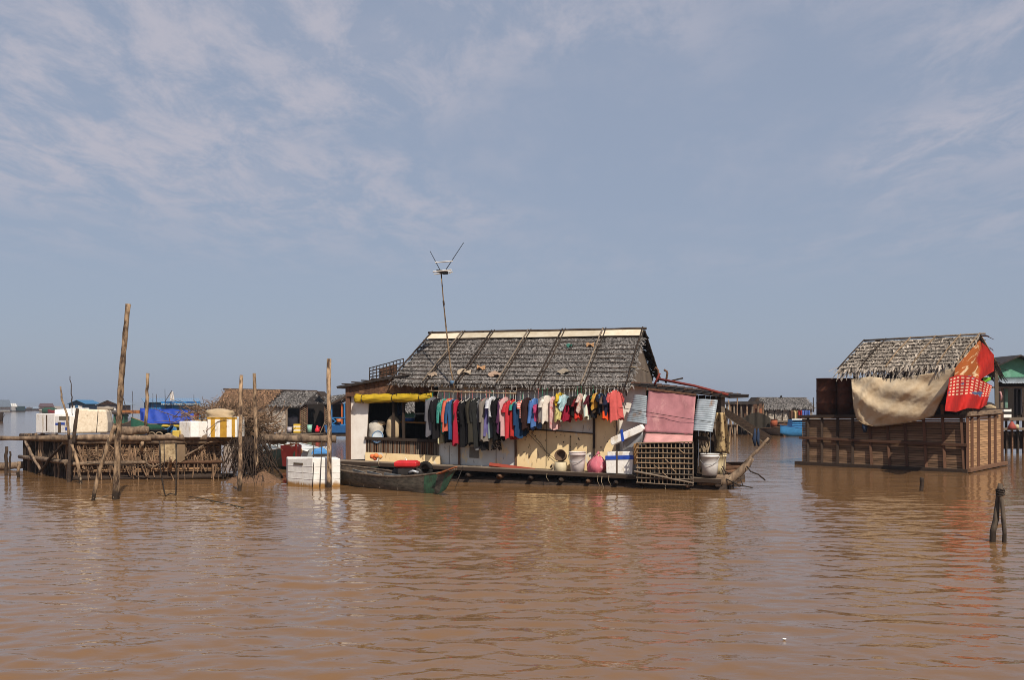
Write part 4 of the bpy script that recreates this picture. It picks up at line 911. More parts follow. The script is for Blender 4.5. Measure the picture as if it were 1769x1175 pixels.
# engine in the canoe
eq = CS.lerp(CB, .71) + zup * .36
EN = thing('boat_engine', tuple(eq), 'small black boat engine with red fuel tank inside the canoe', 'engine')
ENB = plain('engine_black', 46, 42, 40, .5, spec=.4); ENR = plain('engine_red', 206, 40, 44, .4, spec=.5)
ex = Vector((1, -.15, 0)).normalized(); ey = Vector((.15, 1, 0)).normalized()
bev(MB().box(eq + zup * .12, ex * .42, ey * .30, zup * .16).build('block', ENB, EN), .02)
mb = MB(); a0, a1 = .29, .21
for z, s_ in ((.22, .82), (.26, 1.0), (.35, 1.0), (.395, .74)):
    mb.v += [tuple(eq + zup * z + ex * a0 * s_ * i + ey * a1 * s_ * j) for i, j in ((-1, -1), (1, -1), (1, 1), (-1, 1))]
mb.f += [(k * 4 + i, k * 4 + (i + 1) % 4, k * 4 + 4 + (i + 1) % 4, k * 4 + 4 + i) for k in range(3) for i in range(4)] + [(12, 13, 14, 15), (3, 2, 1, 0)]
bev(mb.build('fuel_tank', ENR, EN), .015)
MB().lathe(eq + zup * .33 + ex * .05, [(0, .05), (.045, .05), (.05, .0), (0, 0)], 12).build('tank_cap', ENB, EN, True)
for i in (-1, 1):
    MB().lathe(eq + ex * .27 * i + zup * .08, [(0, -.03), (.10, -.03), (.12, -.02), (.12, .02), (.10, .03), (0, .03)], 16, ey).build('flywheel' if i < 0 else 'pulley', ENB, EN, True)
MB().tube([eq + ex * .1 - ey * .17 + zup * .1, eq + ex * .2 - ey * .2 + zup * .14, eq + ex * .34 - ey * .18 + zup * .1], .035, 8).build('exhaust', ALU, EN, True)
MB().tube([eq - ex * .1 + zup * .32, eq - ex * .05 + zup * .45 + ey * .05, eq + ex * .02 + zup * .33], .012, 5).build('carry_handle', ALU, EN)
rope('canoe_line', [csec(.96, 0)[4] + zup * .2, CB + Vector((.25, .9, .32)), HF.hp(800, 806, -.72)], .010, ROPE_D, None, label='thin dark line tying the canoe bow to the deck', cat='rope')
tyre = thing('tyre_fender', tuple(hp(737, 815, -.78)), 'old dark tyre fender hung between canoe and deck', 'tyre')
MB().tube([hp(735, 811, -.80) + HF.e * .17 * math.cos(a) + zup * .17 * math.sin(a) for a in [i * math.pi / 10 for i in range(21)]], .06, 8).build('tread', BLACK, tyre, True)
rope('cord', [hp(717, 806, -.76), hp(720, 799, -.8), hp(728, 800, -.8)], .012, ROPE, tyre)

# ================================================================== big foam block with mooring pole
FB = Frame((px(497, 841, 0).x, 25.9), (1, .02), (-.02, 1))
yb = wl(841); q0 = lambda u, v: px(u, v, yb)
FBK = thing('foam_float_block', tuple(px(542, 841, yb)), 'big white foam block floating beside the canoe, stained at the water line', 'foam block')
Lc, Mc, Rc = px(497, 838, yb + .62), px(540, 842, yb - .22), px(588, 838, yb + .15)
dk = Vector((-.30, 1.15, 0))
def vt(p, v): w = p.copy(); w.z = H - (v - VH) / F * p.y; return w
corner = [Lc, Mc, Rc, Rc + dk, Lc + dk]
mb = MB(); tops = [792, 790.5, 793, None, None]
vs = [Vector((p.x, p.y, -.12)) for p in corner] + [vt(Lc, 792), vt(Mc, 790.5), vt(Rc, 792.5), vt(Rc, 792.5) + dk - zup * .02, vt(Lc, 792) + dk - zup * .02]
mb.add(vs, [(0, 1, 6, 5), (1, 2, 7, 6), (2, 3, 8, 7), (3, 4, 9, 8), (4, 0, 5, 9), (5, 6, 7, 8, 9), (4, 3, 2, 1, 0)])
def bandz(nt, N, L, tc, colr):
    sp = N('ShaderNodeSeparateXYZ'); L(tc.outputs['Object'], sp.inputs[0]); nz = N('ShaderNodeTexNoise'); nz.inputs['Scale'].default_value = 6; L(tc.outputs['Object'], nz.inputs['Vector'])
    ad = N('ShaderNodeMath'); ad.operation = 'MULTIPLY_ADD'; ad.inputs[1].default_value = -.16; L(nz.outputs['Fac'], ad.inputs[0]); L(sp.outputs[2], ad.inputs[2])
    mr = N('ShaderNodeMapRange'); mr.interpolation_type = 'SMOOTHSTEP'; mr.inputs[1].default_value = .08; mr.inputs[2].default_value = -.06; L(ad.outputs[0], mr.inputs[0])
    m = N('ShaderNodeMix'); m.data_type = 'RGBA'; L(mr.outputs[0], m.inputs[0]); L(colr, m.inputs[6]); m.inputs[7].default_value = rgb(150, 112, 62); return m.outputs[2]
def foamgrid(nt, N, L, tc, colr):
    colr = bandz(nt, N, L, tc, colr)
    return colr
STY_W = mat('float_foam', rgb(238, 236, 232), rgb(216, 214, 208), scale=9, rough=.75, bump=.35, bdist=.012, var=0, pattern=foamgrid, spots=(rgb(170, 150, 122), 8, .68, .05, .6))
bev(mb.build('block', STY_W, FBK), .03)
# joints between the glued slabs
for k in range(1, 4):
    z = .02 + k * .17
    for a, b in ((Lc, Mc), (Mc, Rc)):
        nn = Vector(((b - a).y, -(b - a).x, 0)).normalized() * .006
        A_, B_ = a.copy(), b.copy(); A_.z = z; B_.z = z + .01
        plank('slab_joint', A_ + nn * .3, B_ + nn * .3, .010, .007, plain('joint_grey', 228, 224, 217), FBK)
for (a, b, qs) in ((Lc, Mc, (.62,)), (Mc, Rc, (.72,))):
    for q in qs:
        w = a.lerp(b, q); nn = Vector(((b - a).y, -(b - a).x, 0)).normalized() * .004
        A_ = w + nn; B_ = w + nn; A_ = Vector((A_.x, A_.y, .03)); B_ = Vector((B_.x, B_.y, .66)); plank('slab_joint', A_, B_, .008, .008, plain('joint_grey', 228, 224, 217), FBK)
hole = Lc.lerp(Mc, .5); hole.z = .56
plank('dark_gap', Vector((Lc.lerp(Mc, .26).x, Lc.lerp(Mc, .26).y - .012, .585)), Vector((Lc.lerp(Mc, .62).x, Lc.lerp(Mc, .62).y - .012, .59)), .03, .05, plain('gap_brown', 92, 78, 62), FBK)
yp = yb - .28
pole('mooring_pole', Vector((px(568, 842, yp).x, yp, -.4)), px(568.5, 620, yp), .066, .052, W_pole, None, .012, label='tall weathered pole standing against the foam block', cat='pole')
rope('mooring_rope', [px(541, 765, yb), px(542, 800, yb - .2), px(540, 843, yb - .25)], .012, ROPE_D, None, label='dark rope hanging in front of the foam block, nearer its left edge', cat='rope')
rope('mooring_rope', [px(556, 762, yb), px(555, 800, yb - .2), px(553, 842, yb - .25)], .010, ROPE_D, None, label='thinner dark rope hanging before the middle of the foam block', cat='rope')

# ================================================================== left fish-pen platform
PC, PR, PL = Vector((-12.6, 28.1, 0)), Vector((-8.45, 28.7, 0)), Vector((-15.9, 32.2, 0))
FF = Frame(PC, PR - PC, (.1, 1)); FS = Frame(PL, PC - PL, (.75, .6))
PEN = thing('fish_pen_platform', tuple((PC + PR) / 2 + Vector((0, 1.5, 0))), 'rough fish pen platform of stacked logs and stick fencing at the left', 'platform')
# left end fence of upright sticks
k = 0; u = 42
while u < 124:
    a = FS.hp(u, 752 + (u - 42) * .05, 0); b = FS.hp(u + rnd.uniform(-1.5, 1.5), 800, 0); b.z = -.3
    rod('fence_stick', a + zup * rnd.uniform(-.05, .12), b, rnd.uniform(.055, .10), W_rod if rnd.random() < .55 else W_rodd, PEN); u += rnd.uniform(2.6, 4.2)
for u in range(44, 122, 6):
    a = FS.hp(u, 756, .25); b = FS.hp(u + 2, 800, .25); b.z = -.3; rod('fence_stick', a, b, .08, W_rodd, PEN)
pole('fence_rail', FS.hp(34, 789.5, -.10), FS.hp(119, 798.5, -.10), .07, .075, W_log, PEN)
pole('brace', FS.hp(43, 762, -.14), FS.hp(70, 812, -.2), .045, .04, W_log, PEN); pole('brace', FS.hp(112, 763, -.14), FS.hp(67, 817, -.22), .04, .04, W_rodd, PEN)
pole('fence_rail', FS.hp(36, 752, .05), FS.hp(122, 755.5, .05), .07, .07, W_log, PEN); pole('fence_rail', FS.hp(36, 757.5, -.06), FS.hp(122, 760, -.06), .07, .08, W_log, PEN)
# front wall of thin slats
for k in range(17):
    z0 = .24 + k * .052
    rod('wall_slat', FF.p(-.05, .02, z0), FF.p(4.15, .02, z0 + rnd.uniform(-.01, .01)), .056, W_slat2 if k % 4 == 1 else W_slat, PEN)
u = 126
while u < 388:
    rod('wall_stake', FF.hp(u, 763, -.03), FF.hp(u + rnd.uniform(-1, 1), 806, -.03), rnd.uniform(.035, .055), W_bamboo if rnd.random() < .6 else W_rod, PEN); u += rnd.uniform(10, 17)
MB().prism([FF.p(-.02, .12, .05), FF.p(4.1, .12, .05), FF.p(4.1, .12, 1.05), FF.p(-.02, .12, 1.05)], FF.n * .03).build('gap_backing', W_brown, PEN)  # added brown backing that darkens the gaps between the slats
pole('front_rail', FF.hp(112, 802, -.10), FF.hp(255, 799, -.10), .06, .055, W_log, PEN); pole('front_rail', FF.hp(250, 799.5, -.09), FF.hp(384, 798, -.09), .05, .05, W_brown, PEN)
for (u0, v0, u1, v1, r) in ((0, 757.5, 118, 757, .075), (112, 756, 262, 757, .10), (255, 755, 410, 757, .10)):
    t = -.16 if u0 else -.30; pole('top_log', FF.hp(u0, v0, t), FF.hp(u1, v1, t), r * .85, r, W_log, PEN, .015)
for (u0, v0, u1, v1, r) in ((110, 764, 255, 763.5, .07), (250, 763, 408, 764, .08)):
    pole('top_log', FF.hp(u0, v0, -.10), FF.hp(u1, v1, -.10), r, r * .9, W_log, PEN, .015)
plog = pole('walkway_log', FF.hp(452, 757, -.05), FF.hp(580, 759, -.4), .12, .10, W_log, None, .012, label='stout log spanning from the brush pile to the tall pole', cat='log')
pole('walkway_log', FF.hp(408, 764, .02), FF.hp(495, 764, .02), .06, .05, W_log, None, .012, label='thinner log lying just under the stout walkway log', cat='log')
for k in range(16):
    q = k / 15; a = PC.lerp(PR, q) + Vector((0, .0, 1.10)); b = a + (PL - PC) * .9
    rod('deck_pole', a, b, .12, W_rod if k % 2 else W_rodd, PEN)
rod('lower_beam', FF.p(-.1, .0, .06), FF.p(4.3, .0, .06), .16, W_dark, PEN); rod('lower_beam', FF.p(-.1, .6, .02), FF.p(4.3, .6, .02), .22, W_dark, PEN)
slab(FF, [(277, 767), (303, 767), (307, 790), (297, 800), (279, 798)], -.14, .05, 'hanging_mat', mat('woven_mat', rgb(196, 176, 140), rgb(130, 108, 80), scale=10, spots=(rgb(70, 56, 44), 9, .58, .06, .7)), None, label='pale woven mat hanging on the platform front', cat='mat')
slab(FF, [(306, 768), (319, 768), (320, 794), (311, 800), (305, 798)], -.16, .12, 'sack_cloth', plain('burlap', 128, 108, 86, .95), None, label='brown sackcloth hanging beside the pale woven mat', cat='cloth')
for (u, v0, v1, r, lab) in ((243, 765, 823, .055, 'forked short post at the platform front, left of the pale mat'), (292, 792, 825, .06, 'short post standing in water under the pale woven mat'), (97, 778, 824, .07, 'stubby post before the stick fence'), (119, 760, 833, .06, 'dark post at the near corner of the stick fence')):
    yy = wl(v1); pole('stake', Vector((px(u, v1, yy).x, yy, -.3)), px(u + 3, v0, min(yy, 28.0)) if u != 97 else px(u - 2, v0, yy), r, r * .85, W_pole if u != 119 else W_dark, None, .015, label=lab, cat='post')

def stake(name, u0, v0, u1, v1, r0, r1, m, label, Y=None, bend=None, cat='pole'):
    y = wl(v1) if Y is None else Y; b = px(u1, v1, y); 
    if Y is None: b = Vector((b.x + (u1 - u0) / F * y * .1, b.y, -.35))
    a = px(u0, v0, y)
    if bend:
        pts = [b] + [px(u, v, y) for u, v in bend] + [a]; P = []
        for i in range(len(pts) - 1): P += [pts[i].lerp(pts[i + 1], j / 5) + Vector((rnd.uniform(-.006, .006), 0, 0)) for j in range(5)]
        P.append(pts[-1]); k = len(P); return MB().tube(P, [(r0 + (r1 - r0) * i / (k - 1)) * rnd.uniform(.9, 1.1) for i in range(k)], 11, jit=.09).build(name, m, None, True, label=label, cat=cat)
    return pole(name, b, a, r0, r1, m, None, .015, 9, label=label, cat=cat)
stake('mooring_pole', 221.5, 525, 201, 863, .078, .056, W_pole, 'tallest thick leaning pole in the water at the left', bend=[(203, 780), (207, 690), (213, 610)])
stake('leaning_stick', 199, 735, 159, 864, .045, .045, W_pole, 'pale stick leaning against the tallest pole', bend=[(170, 820), (186, 770)])
stake('bent_stick', 124, 768, 141, 836, .05, .04, W_pole, 'pale bent stick standing in water by the platform corner', bend=[(134, 800)])
stake('bent_stick', 104.5, 668, 119, 752, .035, .02, W_bamboo, 'thin pale crooked stick rising from the foam boxes', Y=27.7, bend=[(115, 715), (107, 690)])
stake('dark_stick', 121, 650, 125, 705, .018, .012, W_rodd, 'thin dark rod rising behind the foam boxes', Y=29.5)
stake('dark_stick', 134, 706, 127, 768, .05, .045, W_rodd, 'dark crooked stick in front of the weathered foam block', Y=27.6, bend=[(130, 735)])
stake('stake', 11.5, 772, 10, 822, .055, .05, W_rodd, 'dark stake standing in water at the far left edge')
stake('stake', 17.5, 780, 16.5, 823, .03, .03, W_rodd, 'thinner stake just right of the far left one')
stake('stake', 33, 798, 30.5, 825, .045, .045, W_pole, 'pale short stake near the far left edge')
stake('tall_pole', 255.5, 645, 252, 738, .055, .042, W_pole, 'thin pole with dark tip standing behind the platform logs', Y=29.2)
stake('tall_pole', 417, 648, 414.5, 849, .052, .044, W_pole, 'grey pole in front of the brush pile, left of the pair')
stake('tall_pole', 439, 645, 443, 810, .06, .046, W_pole, 'brown pole in the brush pile, right of the pair', Y=27.5, bend=[(442, 740)])
y = wl(858)
rope('hanging_cable', [px(276, 762, y), px(277, 810, y), px(283, 846, y), px(286, 857, y), px(295, 853, y), px(304, 856, y), px(305, 800, y), px(304, 765, y)], .018, ROPE_D, None, label='dark cable looping from the platform down into the water', cat='cable')
rope('hanging_cable', [px(283.5, 762, 27), px(284, 800, 27), px(282, 815, 27)], .016, ROPE_D, None, label='short dark cable hanging beside the loop', cat='cable')
pole('floating_log', px(0, 806, wl(812)), px(44, 803, wl(812)), .13, .12, W_log, None, label='log floating at the left end of the fence', cat='log')
MB().tube([px(150, 800, 27.9), px(185, 803, 27.9), px(260, 806, 28.0)], .012, 5).build('net_line', ROPE_D, None, label='thin net line along the foot of the platform', cat='rope')
mb = MB()
for k in range(170):
    a = FF.hp(rnd.uniform(125, 386), rnd.uniform(764, 800), -.09); b_ = a + Vector((rnd.gauss(0, .10), 0, -rnd.uniform(.2, .7))); b_.z = max(b_.z, -.1)
    mb.tube([a, (a + b_) / 2 + Vector((rnd.gauss(0, .03), 0, 0)), b_], rnd.uniform(.008, .022), 5)
for k in range(60):
    a = FF.hp(rnd.uniform(135, 380), rnd.uniform(766, 800), -.08); mb.tube([a, a + Vector((rnd.uniform(-.25, .25), 0, rnd.uniform(-.2, .05))), a + Vector((rnd.uniform(-.4, .4), -.02, rnd.uniform(-.35, .0)))], .008, 4)
mb.build('twigs_and_net', W_twig, PEN, kind='stuff')
rod('drift_stick', FF.hp(320, 788, -.2), FF.hp(352, 770, -.2), .06, W_log, PEN); rod('drift_stick', FF.hp(253, 801, -.2), FF.hp(264, 807, -.2), .05, W_log, PEN); rod('drift_stick', FF.hp(264, 807, -.2), FF.hp(290, 796, -.2), .05, W_log, PEN)

# things on the platform
def fbox(name, u0, u1, v0, v1, Y, d, m, label, yaw=.0, cat='box', skew=0.0, parts=None, bw=.02):
    """box whose front face fills the given pixels at distance Y; depth d, turned by yaw"""
    a, b = px(u0, v1, Y), px(u1, v1, Y - math.tan(yaw) * (u1 - u0) / F * Y); b = Vector((b.x, b.y, a.z)); h = (v1 - v0) / F * Y
    e = (b - a).normalized(); n_ = Vector((-e.y, e.x, 0)); o = thing(name, tuple((a + b) / 2), label, cat)
    bev(MB().prism([a, b, b + zup * (h + skew), a + zup * h], n_ * d).build('body', m, o), bw)
    for (x0, x1, z0, z1, mm, nm) in (parts or []):
        L = (b - a).length; p = a + e * L * x0 - n_ * .006 + zup * h * z0; w = e * L * (x1 - x0); hh = zup * h * (z1 - z0)
        MB().prism([p, p + w, p + w + hh, p + hh], n_ * (.02)).build(nm, mm, o)
    return o, a, b, n_, h
BRT = plain('brown_strip', 104, 88, 70)
fbox('foam_box', 62, 78, 715, 748, 30.5, .5, STYRO, 'leftmost white foam slab standing on edge on the platform', yaw=.9)
fbox('foam_box', 77.5, 95, 714.5, 748, 30.0, .8, STYRO, 'white foam box with slotted edge beside the leftmost slab', yaw=.9, parts=[(.12, .24, .1, .92, plain('slot_brown', 88, 72, 58), 'slot'), (.78, .97, .02, .98, STYRO, 'rib')])
fbox('foam_box', 94.5, 121, 718, 748, 29.4, .8, STYRO, 'open white foam box with blue tape marks on the platform', yaw=.85,
     parts=[(.05, .30, .45, .57, TAPE_B, 'tape_patch'), (.40, .66, .47, .60, TAPE_B, 'tape_patch'), (.70, .86, .16, .33, TAPE_B, 'tape_patch'), (.22, .42, .0, .62, BRT, 'dirty_strip'), (.3, .95, .74, .95, plain('box_inside', 120, 112, 98), 'opening')])
o, a, b, n_, h = fbox('foam_box', 94, 128, 708, 720, 30.2, .7, STYRO, 'flat white foam slab lying on top of the open foam box', yaw=.3, skew=.05)
mb = MB(); B0 = [px(129, 749, 28.3), px(186, 748, 28.9), px(186.5, 730, 28.9), px(184, 709.5, 28.88), px(180, 708.5, 28.84), px(131, 707, 28.32)]
bev(mb.prism(B0, Vector((-.3, 1.1, 0))).build('foam_block', STYRO_D, None, label='large weathered beige foam block on the platform', cat='foam block'), .04)
rope('block_cord', [px(171, 708, 28.70) - Vector((0, .06, 0)), px(168, 748, 28.68) - Vector((0, .06, 0))], .008, ROPE_D, None, label='thin cord around the large weathered foam block', cat='cord')
o = MB().tube(wob(px(168, 706, 29.5), px(196, 706.5, 29.5), 3, .02), .05, 8).build('grey_roll', plain('grey_roll', 150, 140, 128), None, True, label='grey rolled mat lying behind the weathered foam block', cat='roll')
pole('driftwood_log', px(205, 746, 28.2), px(257, 743, 28.2), .13, .11, W_log, None, .03, label='short thick driftwood log lying on the platform', cat='log')
tb2 = thing('black_tub', tuple(px(272, 756, 28.6)), 'low black tub with two rope loops on the platform', 'tub')
MB().lathe(px(271, 756, 28.7), [(0, 0), (.24, 0), (.29, .20), (.31, .22), (.29, .23), (.25, .06), (0, .05)], 22).build('tub_shell', BLACK, tb2, True)
for u in (262, 275): MB().tube([px(u, 753, 28.3) + Vector((.10 * math.cos(x), 0, .08 * math.sin(x) + .02)) for x in [i * math.pi / 8 for i in range(17)]], .018, 6).build('rope_loop', ROPE, tb2, True)
fbox('plastic_crate', 297.5, 309, 744, 757, 28.3, .3, plain('yellow_plastic', 206, 178, 84, .5), 'small faded yellow box left of the foam boxes', cat='box')
sack('foam_lump', FF, 291, 749, 757, .1, .16, .2, SACK_T, 'small tan lump beside the faded yellow box', cat='bundle')
fbox('foam_box', 309.5, 328, 728, 756, 28.5, .7, STYRO, 'plain white foam box at the left of the row on the logs', yaw=.9)
fbox('foam_box', 328.5, 344, 728, 756, 28.0, .6, STYRO, 'narrow cream foam box second in the row on the logs', yaw=-.3)
fbox('foam_box', 338.5, 364, 725, 756, 28.5, .6, STYRO, 'white foam box with a single brown band', parts=[(.34, .48, 0, 1, plain('band_brown', 130, 100, 60), 'band'), (.0, 1, .92, 1.0, plain('band_brown', 130, 100, 60), 'band')])
fbox('foam_box', 358, 409, 721, 756, 28.15, .7, STYRO, 'large white foam box wrapped in yellow tape', yaw=.05,
     parts=[(.12, .26, 0, 1, TAPE_Y, 'tape'), (.44, .66, 0, 1, TAPE_Y, 'tape'), (.83, .94, 0, 1, TAPE_Y, 'tape'), (.0, 1.0, .90, 1.0, TAPE_Y, 'tape')])
sack('tan_bundle', Frame((px(380, 0, 28.4).x, 28.4), (1, 0), (0, 1)), 380, 706.5, 722, .1, .80, .5, SACK_T, 'tan cloth bundle heaped on the yellow taped foam box', cat='bundle')
blob = thing('blue_rag', tuple(px(290, 745, 29)), 'crumpled blue plastic heap between black tub and foam boxes', 'plastic')
MB().grid(lambda i, j: px(281 + 24 * i, 738 + 12 * j + 3 * math.sin(i * 7), 29.2 + .2 * math.sin(i * 9 + j * 5)), 10, 6, Vector((0, .02, 0))).build('sheet', plain('blue_rag2', 58, 110, 158, .5, spots=(rgb(206, 214, 220), 5, .55, .08, .7)), blob, True)

# brush pile: hundreds of twigs
mb = MB(); r2 = random.Random(3)
def twig(c, sp, zr_, ln, r):
    a = c + Vector((r2.gauss(0, sp[0]), r2.gauss(0, sp[1]), r2.uniform(*zr_))); an_ = r2.uniform(0, 6.28); tilt = r2.uniform(-.3, .9)
    d = Vector((math.cos(an_) * math.cos(tilt), .6 * math.sin(an_) * math.cos(tilt), math.sin(tilt))) * ln * r2.uniform(.4, 1)
    m_ = a + d * .5 + Vector((r2.gauss(0, .06), r2.gauss(0, .06), r2.gauss(0, .06))); mb.tube([a, m_, a + d + Vector((0, 0, r2.gauss(0, .08)))], [r, r * .8, r * .4], 4, cap=False)
for k in range(900): twig(px(415, 735, 29.4), (.50, .4), (-.55, .30), .8, .014)
for k in range(420): twig(px(388, 714, 30.2), (.55, .4), (-.5, .18), .9, .013)
mb.build('brush_pile', W_twig, None, kind='stuff', label='tangled heap of dry twigs piled behind the taped foam box', cat='brush pile')
mb = MB()
for k in range(260):
    u = r2.gauss(432, 14); v = r2.uniform(752, 775); p = px(u, v, 27.9 + r2.gauss(0, .25)); Ln = r2.uniform(.3, 1.15); sway = r2.gauss(0, .18)
    pts = [p, p + Vector((sway * .5 + r2.gauss(0, .07), r2.gauss(0, .05), -Ln * .45)), p + Vector((sway + r2.gauss(0, .1), r2.gauss(0, .06), -Ln))]
    if r2.random() < .3: pts.append(pts[-1] + Vector((r2.uniform(.05, .3), 0, .12)))
    mb.tube(pts, .011, 4, cap=False)
mb.build('hanging_roots', W_rodd, None, kind='stuff', label='dark mass of roots and old net hanging below the brush pile', cat='roots')
yn = wl(832)
NETM = mat('brown_net', rgb(134, 104, 80), rgb(78, 58, 44), scale=20, rough=.95, bump=.8, bdist=.03)
def netf(i, j):
    u = 388 + 104 * i; p = px(u, 832, yn); y = yn + (j - .4) * 1.6
    hgt = .30 * (math.sin(math.pi * min(1, max(0, i))) ** .8) * math.sin(math.pi * min(1, j * .9 + .05)) * (1 + .35 * math.sin(i * 9 + j * 4)) + .03 * math.sin(i * 40) * math.sin(j * 17)
    return Vector(((u - UC) / F * y, y, hgt - .05))
MB().grid(netf, 40, 14).build('net_heap', NETM, None, True, label='brown heap of fishing net floating at the foot of the brush pile', cat='net')
for k, (a, b, lab) in enumerate((((452, 765), (488, 826), 'thin leaning pole running from the walkway log down to the net heap'),)):
    pole('leaning_pole', px(a[0], a[1], 27.6), px(b[0], b[1], wl(830)), .035, .03, W_rodd, None, label=lab, cat='pole')
mb = MB()
for k in range(26):
    u = r2.uniform(405, 470); v = r2.uniform(815, 838); y = wl(max(v, 826)); p = px(u, v, y); mb.tube([p + Vector((0, 0, .25)), p + Vector((r2.gauss(0, .03), 0, 0)), p + Vector((r2.gauss(0, .05), -.02, -.35))], .008, 4, cap=False)
mb.build('net_strands', ROPE_D, None, kind='stuff', label='loose net strands trailing into the water before the net heap', cat='net')

# boats behind the walkway log
GB = thing('green_boat', tuple(px(485, 808, 33.5)), 'small boat with dark green hull and red bow behind the foam block', 'boat')
st, bo = px(455, 808, 37.5), px(511, 806, 32.3)
hull(GB, (st.x - 1.0, st.y + 1.5), (bo.x, bo.y), lambda q: .62 * (math.sin(math.pi * min(1, .2 + .8 * q)) ** .6 if q < 1 else 0.02) + .02, lambda q: .42 + .40 * q ** 3, lambda q: -.12 + .16 * max(0, q - .8) / .2, plain('dark_green_hull', 44, 66, 54, .5), inner=plain('boat_white_inside', 200, 206, 206, .6))
B_ = Vector((bo.x, bo.y, 0)); dd = (B_ - Vector((st.x - 1.0, st.y + 1.5, 0))).normalized(); xx = Vector((dd.y, -dd.x, 0))
mb = MB(); mb.prism([B_ + zup * .92 + dd * .10, B_ + zup * .10 - dd * .02, B_ - dd * .55 + xx * .30 + zup * .12, B_ - dd * .62 + xx * .36 + zup * .80], -xx * .03); mb.prism([B_ + zup * .92 + dd * .10, B_ + zup * .10 - dd * .02, B_ - dd * .55 - xx * .30 + zup * .12, B_ - dd * .62 - xx * .36 + zup * .80], xx * .03)
mb.build('bow_board', plain('red_bow', 122, 40, 36, .6), GB)
MB().lathe(B_ - dd * .28 - xx * .25 + zup * .62, [(0, 0), (.09, 0), (.09, .02), (0, .02)], 14, -xx).build('painted_eye', plain('eye_tan', 206, 160, 120), GB)
WB = thing('white_boat', tuple(px(520, 790, 37)), 'pale blue and white boat with blue bow tip behind the green one', 'boat')
s2, b2_ = px(448, 800, 40.0), px(563, 800, 36.2)
hull(WB, (s2.x, s2.y), (b2_.x, b2_.y), lambda q: .75 * (math.sin(math.pi * min(1, .25 + .75 * q)) ** .6 if q < 1 else .02) + .02, lambda q: .75 - .35 * q + .18 * max(0, q - .8) / .2, lambda q: -.1, plain('pale_blue_hull', 190, 202, 208, .5, spots=(rgb(120, 110, 100), 5, .62, .1, .6)), inner=plain('boat_white_inside', 200, 206, 206, .6))
b3 = Vector((b2_.x, b2_.y, 0)); MB().prism([b3 + zup * .62 - Vector((.1, 0, 0)), b3 + Vector((.12, -.1, .36)), b3 + Vector((-.5, -.25, .36)), b3 + Vector((-.42, -.2, .52))], Vector((0, .3, 0))).build('bow_tip', plain('bright_blue', 62, 132, 196, .5), WB)
def cov(i, j): q = i; c = Vector((s2.x, s2.y, 0)).lerp(b3, .08 + .75 * q); return c + Vector((.2 * (j - .5), (j - .5) * 1.3, .80 - .35 * q + .12 * math.sin(math.pi * j)))
MB().grid(cov, 10, 8, -zup * .02).build('deck_cover', plain('white_cover', 214, 216, 214, .5, spots=(rgb(150, 150, 146), 3, .56, .1, .6)), WB, True)
# ================================================================== floating pen with thatched hut at the right
RC = Vector((14.4, 31.2, 0)); RLf = Vector((10.4, 35.35, 0)); RFr = Vector((17.35, 34.8, 0))
CF = Frame(RLf, RC - RLf, RFr - RC); CE = Frame(RC, RFr - RC, RLf - RC)
cp = CF.hp; ce = CE.hp
LLEN = (RC - RLf).length; SLEN = (RFr - RC).length
HUT = thing('floating_pen_hut', tuple((RLf + RFr) / 2), 'slatted wooden fish pen carrying a small thatched hut at the right', 'hut')
zt_l, zt_r = cp(1396, 719, 0).z, cp(1666, 717, 0).z
for k in range(21):
    q = k / 20
    a = CF.p(.03, 0, .16 + (zt_l - .22) * q); b = CF.p(LLEN - .03, 0, .10 + (zt_r - .18) * q)
    plank('slat', a, b, .025, .068, W_slat, HUT)
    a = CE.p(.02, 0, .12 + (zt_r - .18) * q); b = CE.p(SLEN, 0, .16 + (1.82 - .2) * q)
    plank('slat', a, b, .025, .068, W_slat2, HUT)  # paler slat copy on this end puts the sunlight into the colour
MB().prism([CF.p(.1, .12, .02), CF.p(LLEN, .12, .02), CF.p(LLEN, .12, 1.6), CF.p(.1, .12, 1.6)], CF.n * .02).build('gap_backing', BLACK, HUT)  # added black backing, shade of the slat gaps put into its colour
MB().prism([CE.p(.2, .12, .02), CE.p(SLEN, .12, .02), CE.p(SLEN, .12, 1.6), CE.p(.2, .12, 1.6)], CE.n * .02).build('gap_backing', W_dark, HUT)  # added dark backing for the gaps of the end slats
for u, v0 in ((1396, 717), (1420, 718), (1447, 718), (1473, 718), (1501, 719), (1532, 719), (1562, 719), (1595, 718), (1627, 699), (1660, 716)):
    s = CF.s_of(u, -.05); plank('rib_post', CF.hp(u, v0, -.05), CF.p(s + .10 * (u > 1500), -.05, .08), .09, .05, W_red if u > 1500 else W_dark, HUT)
for u, v0 in ((1671, 716), (1679, 700), (1690, 700), (1709, 708), (1719, 706), (1731, 712)):
    s = CE.s_of(u, -.05); plank('rib_post', CE.hp(u, v0, -.05), CE.p(s + .02, -.05, .08), .09, .05, W_red, HUT)
plank('top_rail', CF.p(-.1, -.10, zt_l - .02), CF.p(LLEN + .05, -.10, zt_r - .03), .07, .10, W_dark, HUT)
plank('mid_rail', CF.p(-.05, -.10, .98), CF.p(LLEN + .05, -.10, .88), .05, .09, W_red, HUT)
plank('top_rail', CE.p(-.1, -.11, 1.87), CE.p(SLEN * .85, -.11, 1.93), .10, .14, W_log, HUT)
plank('top_rail', CE.p(-.1, .05, 1.99), CE.p(SLEN + .9, .05, 2.02), .22, .05, W_dark, HUT)
plank('foot_beam', CF.p(-.22, -.07, .06), CF.p(LLEN + .06, -.07, .04), .09, .14, W_dark, HUT)
plank('foot_beam', CE.p(-.06, -.08, .08), CE.p(SLEN + .10, -.08, .10), .14, .12, W_brown, HUT)
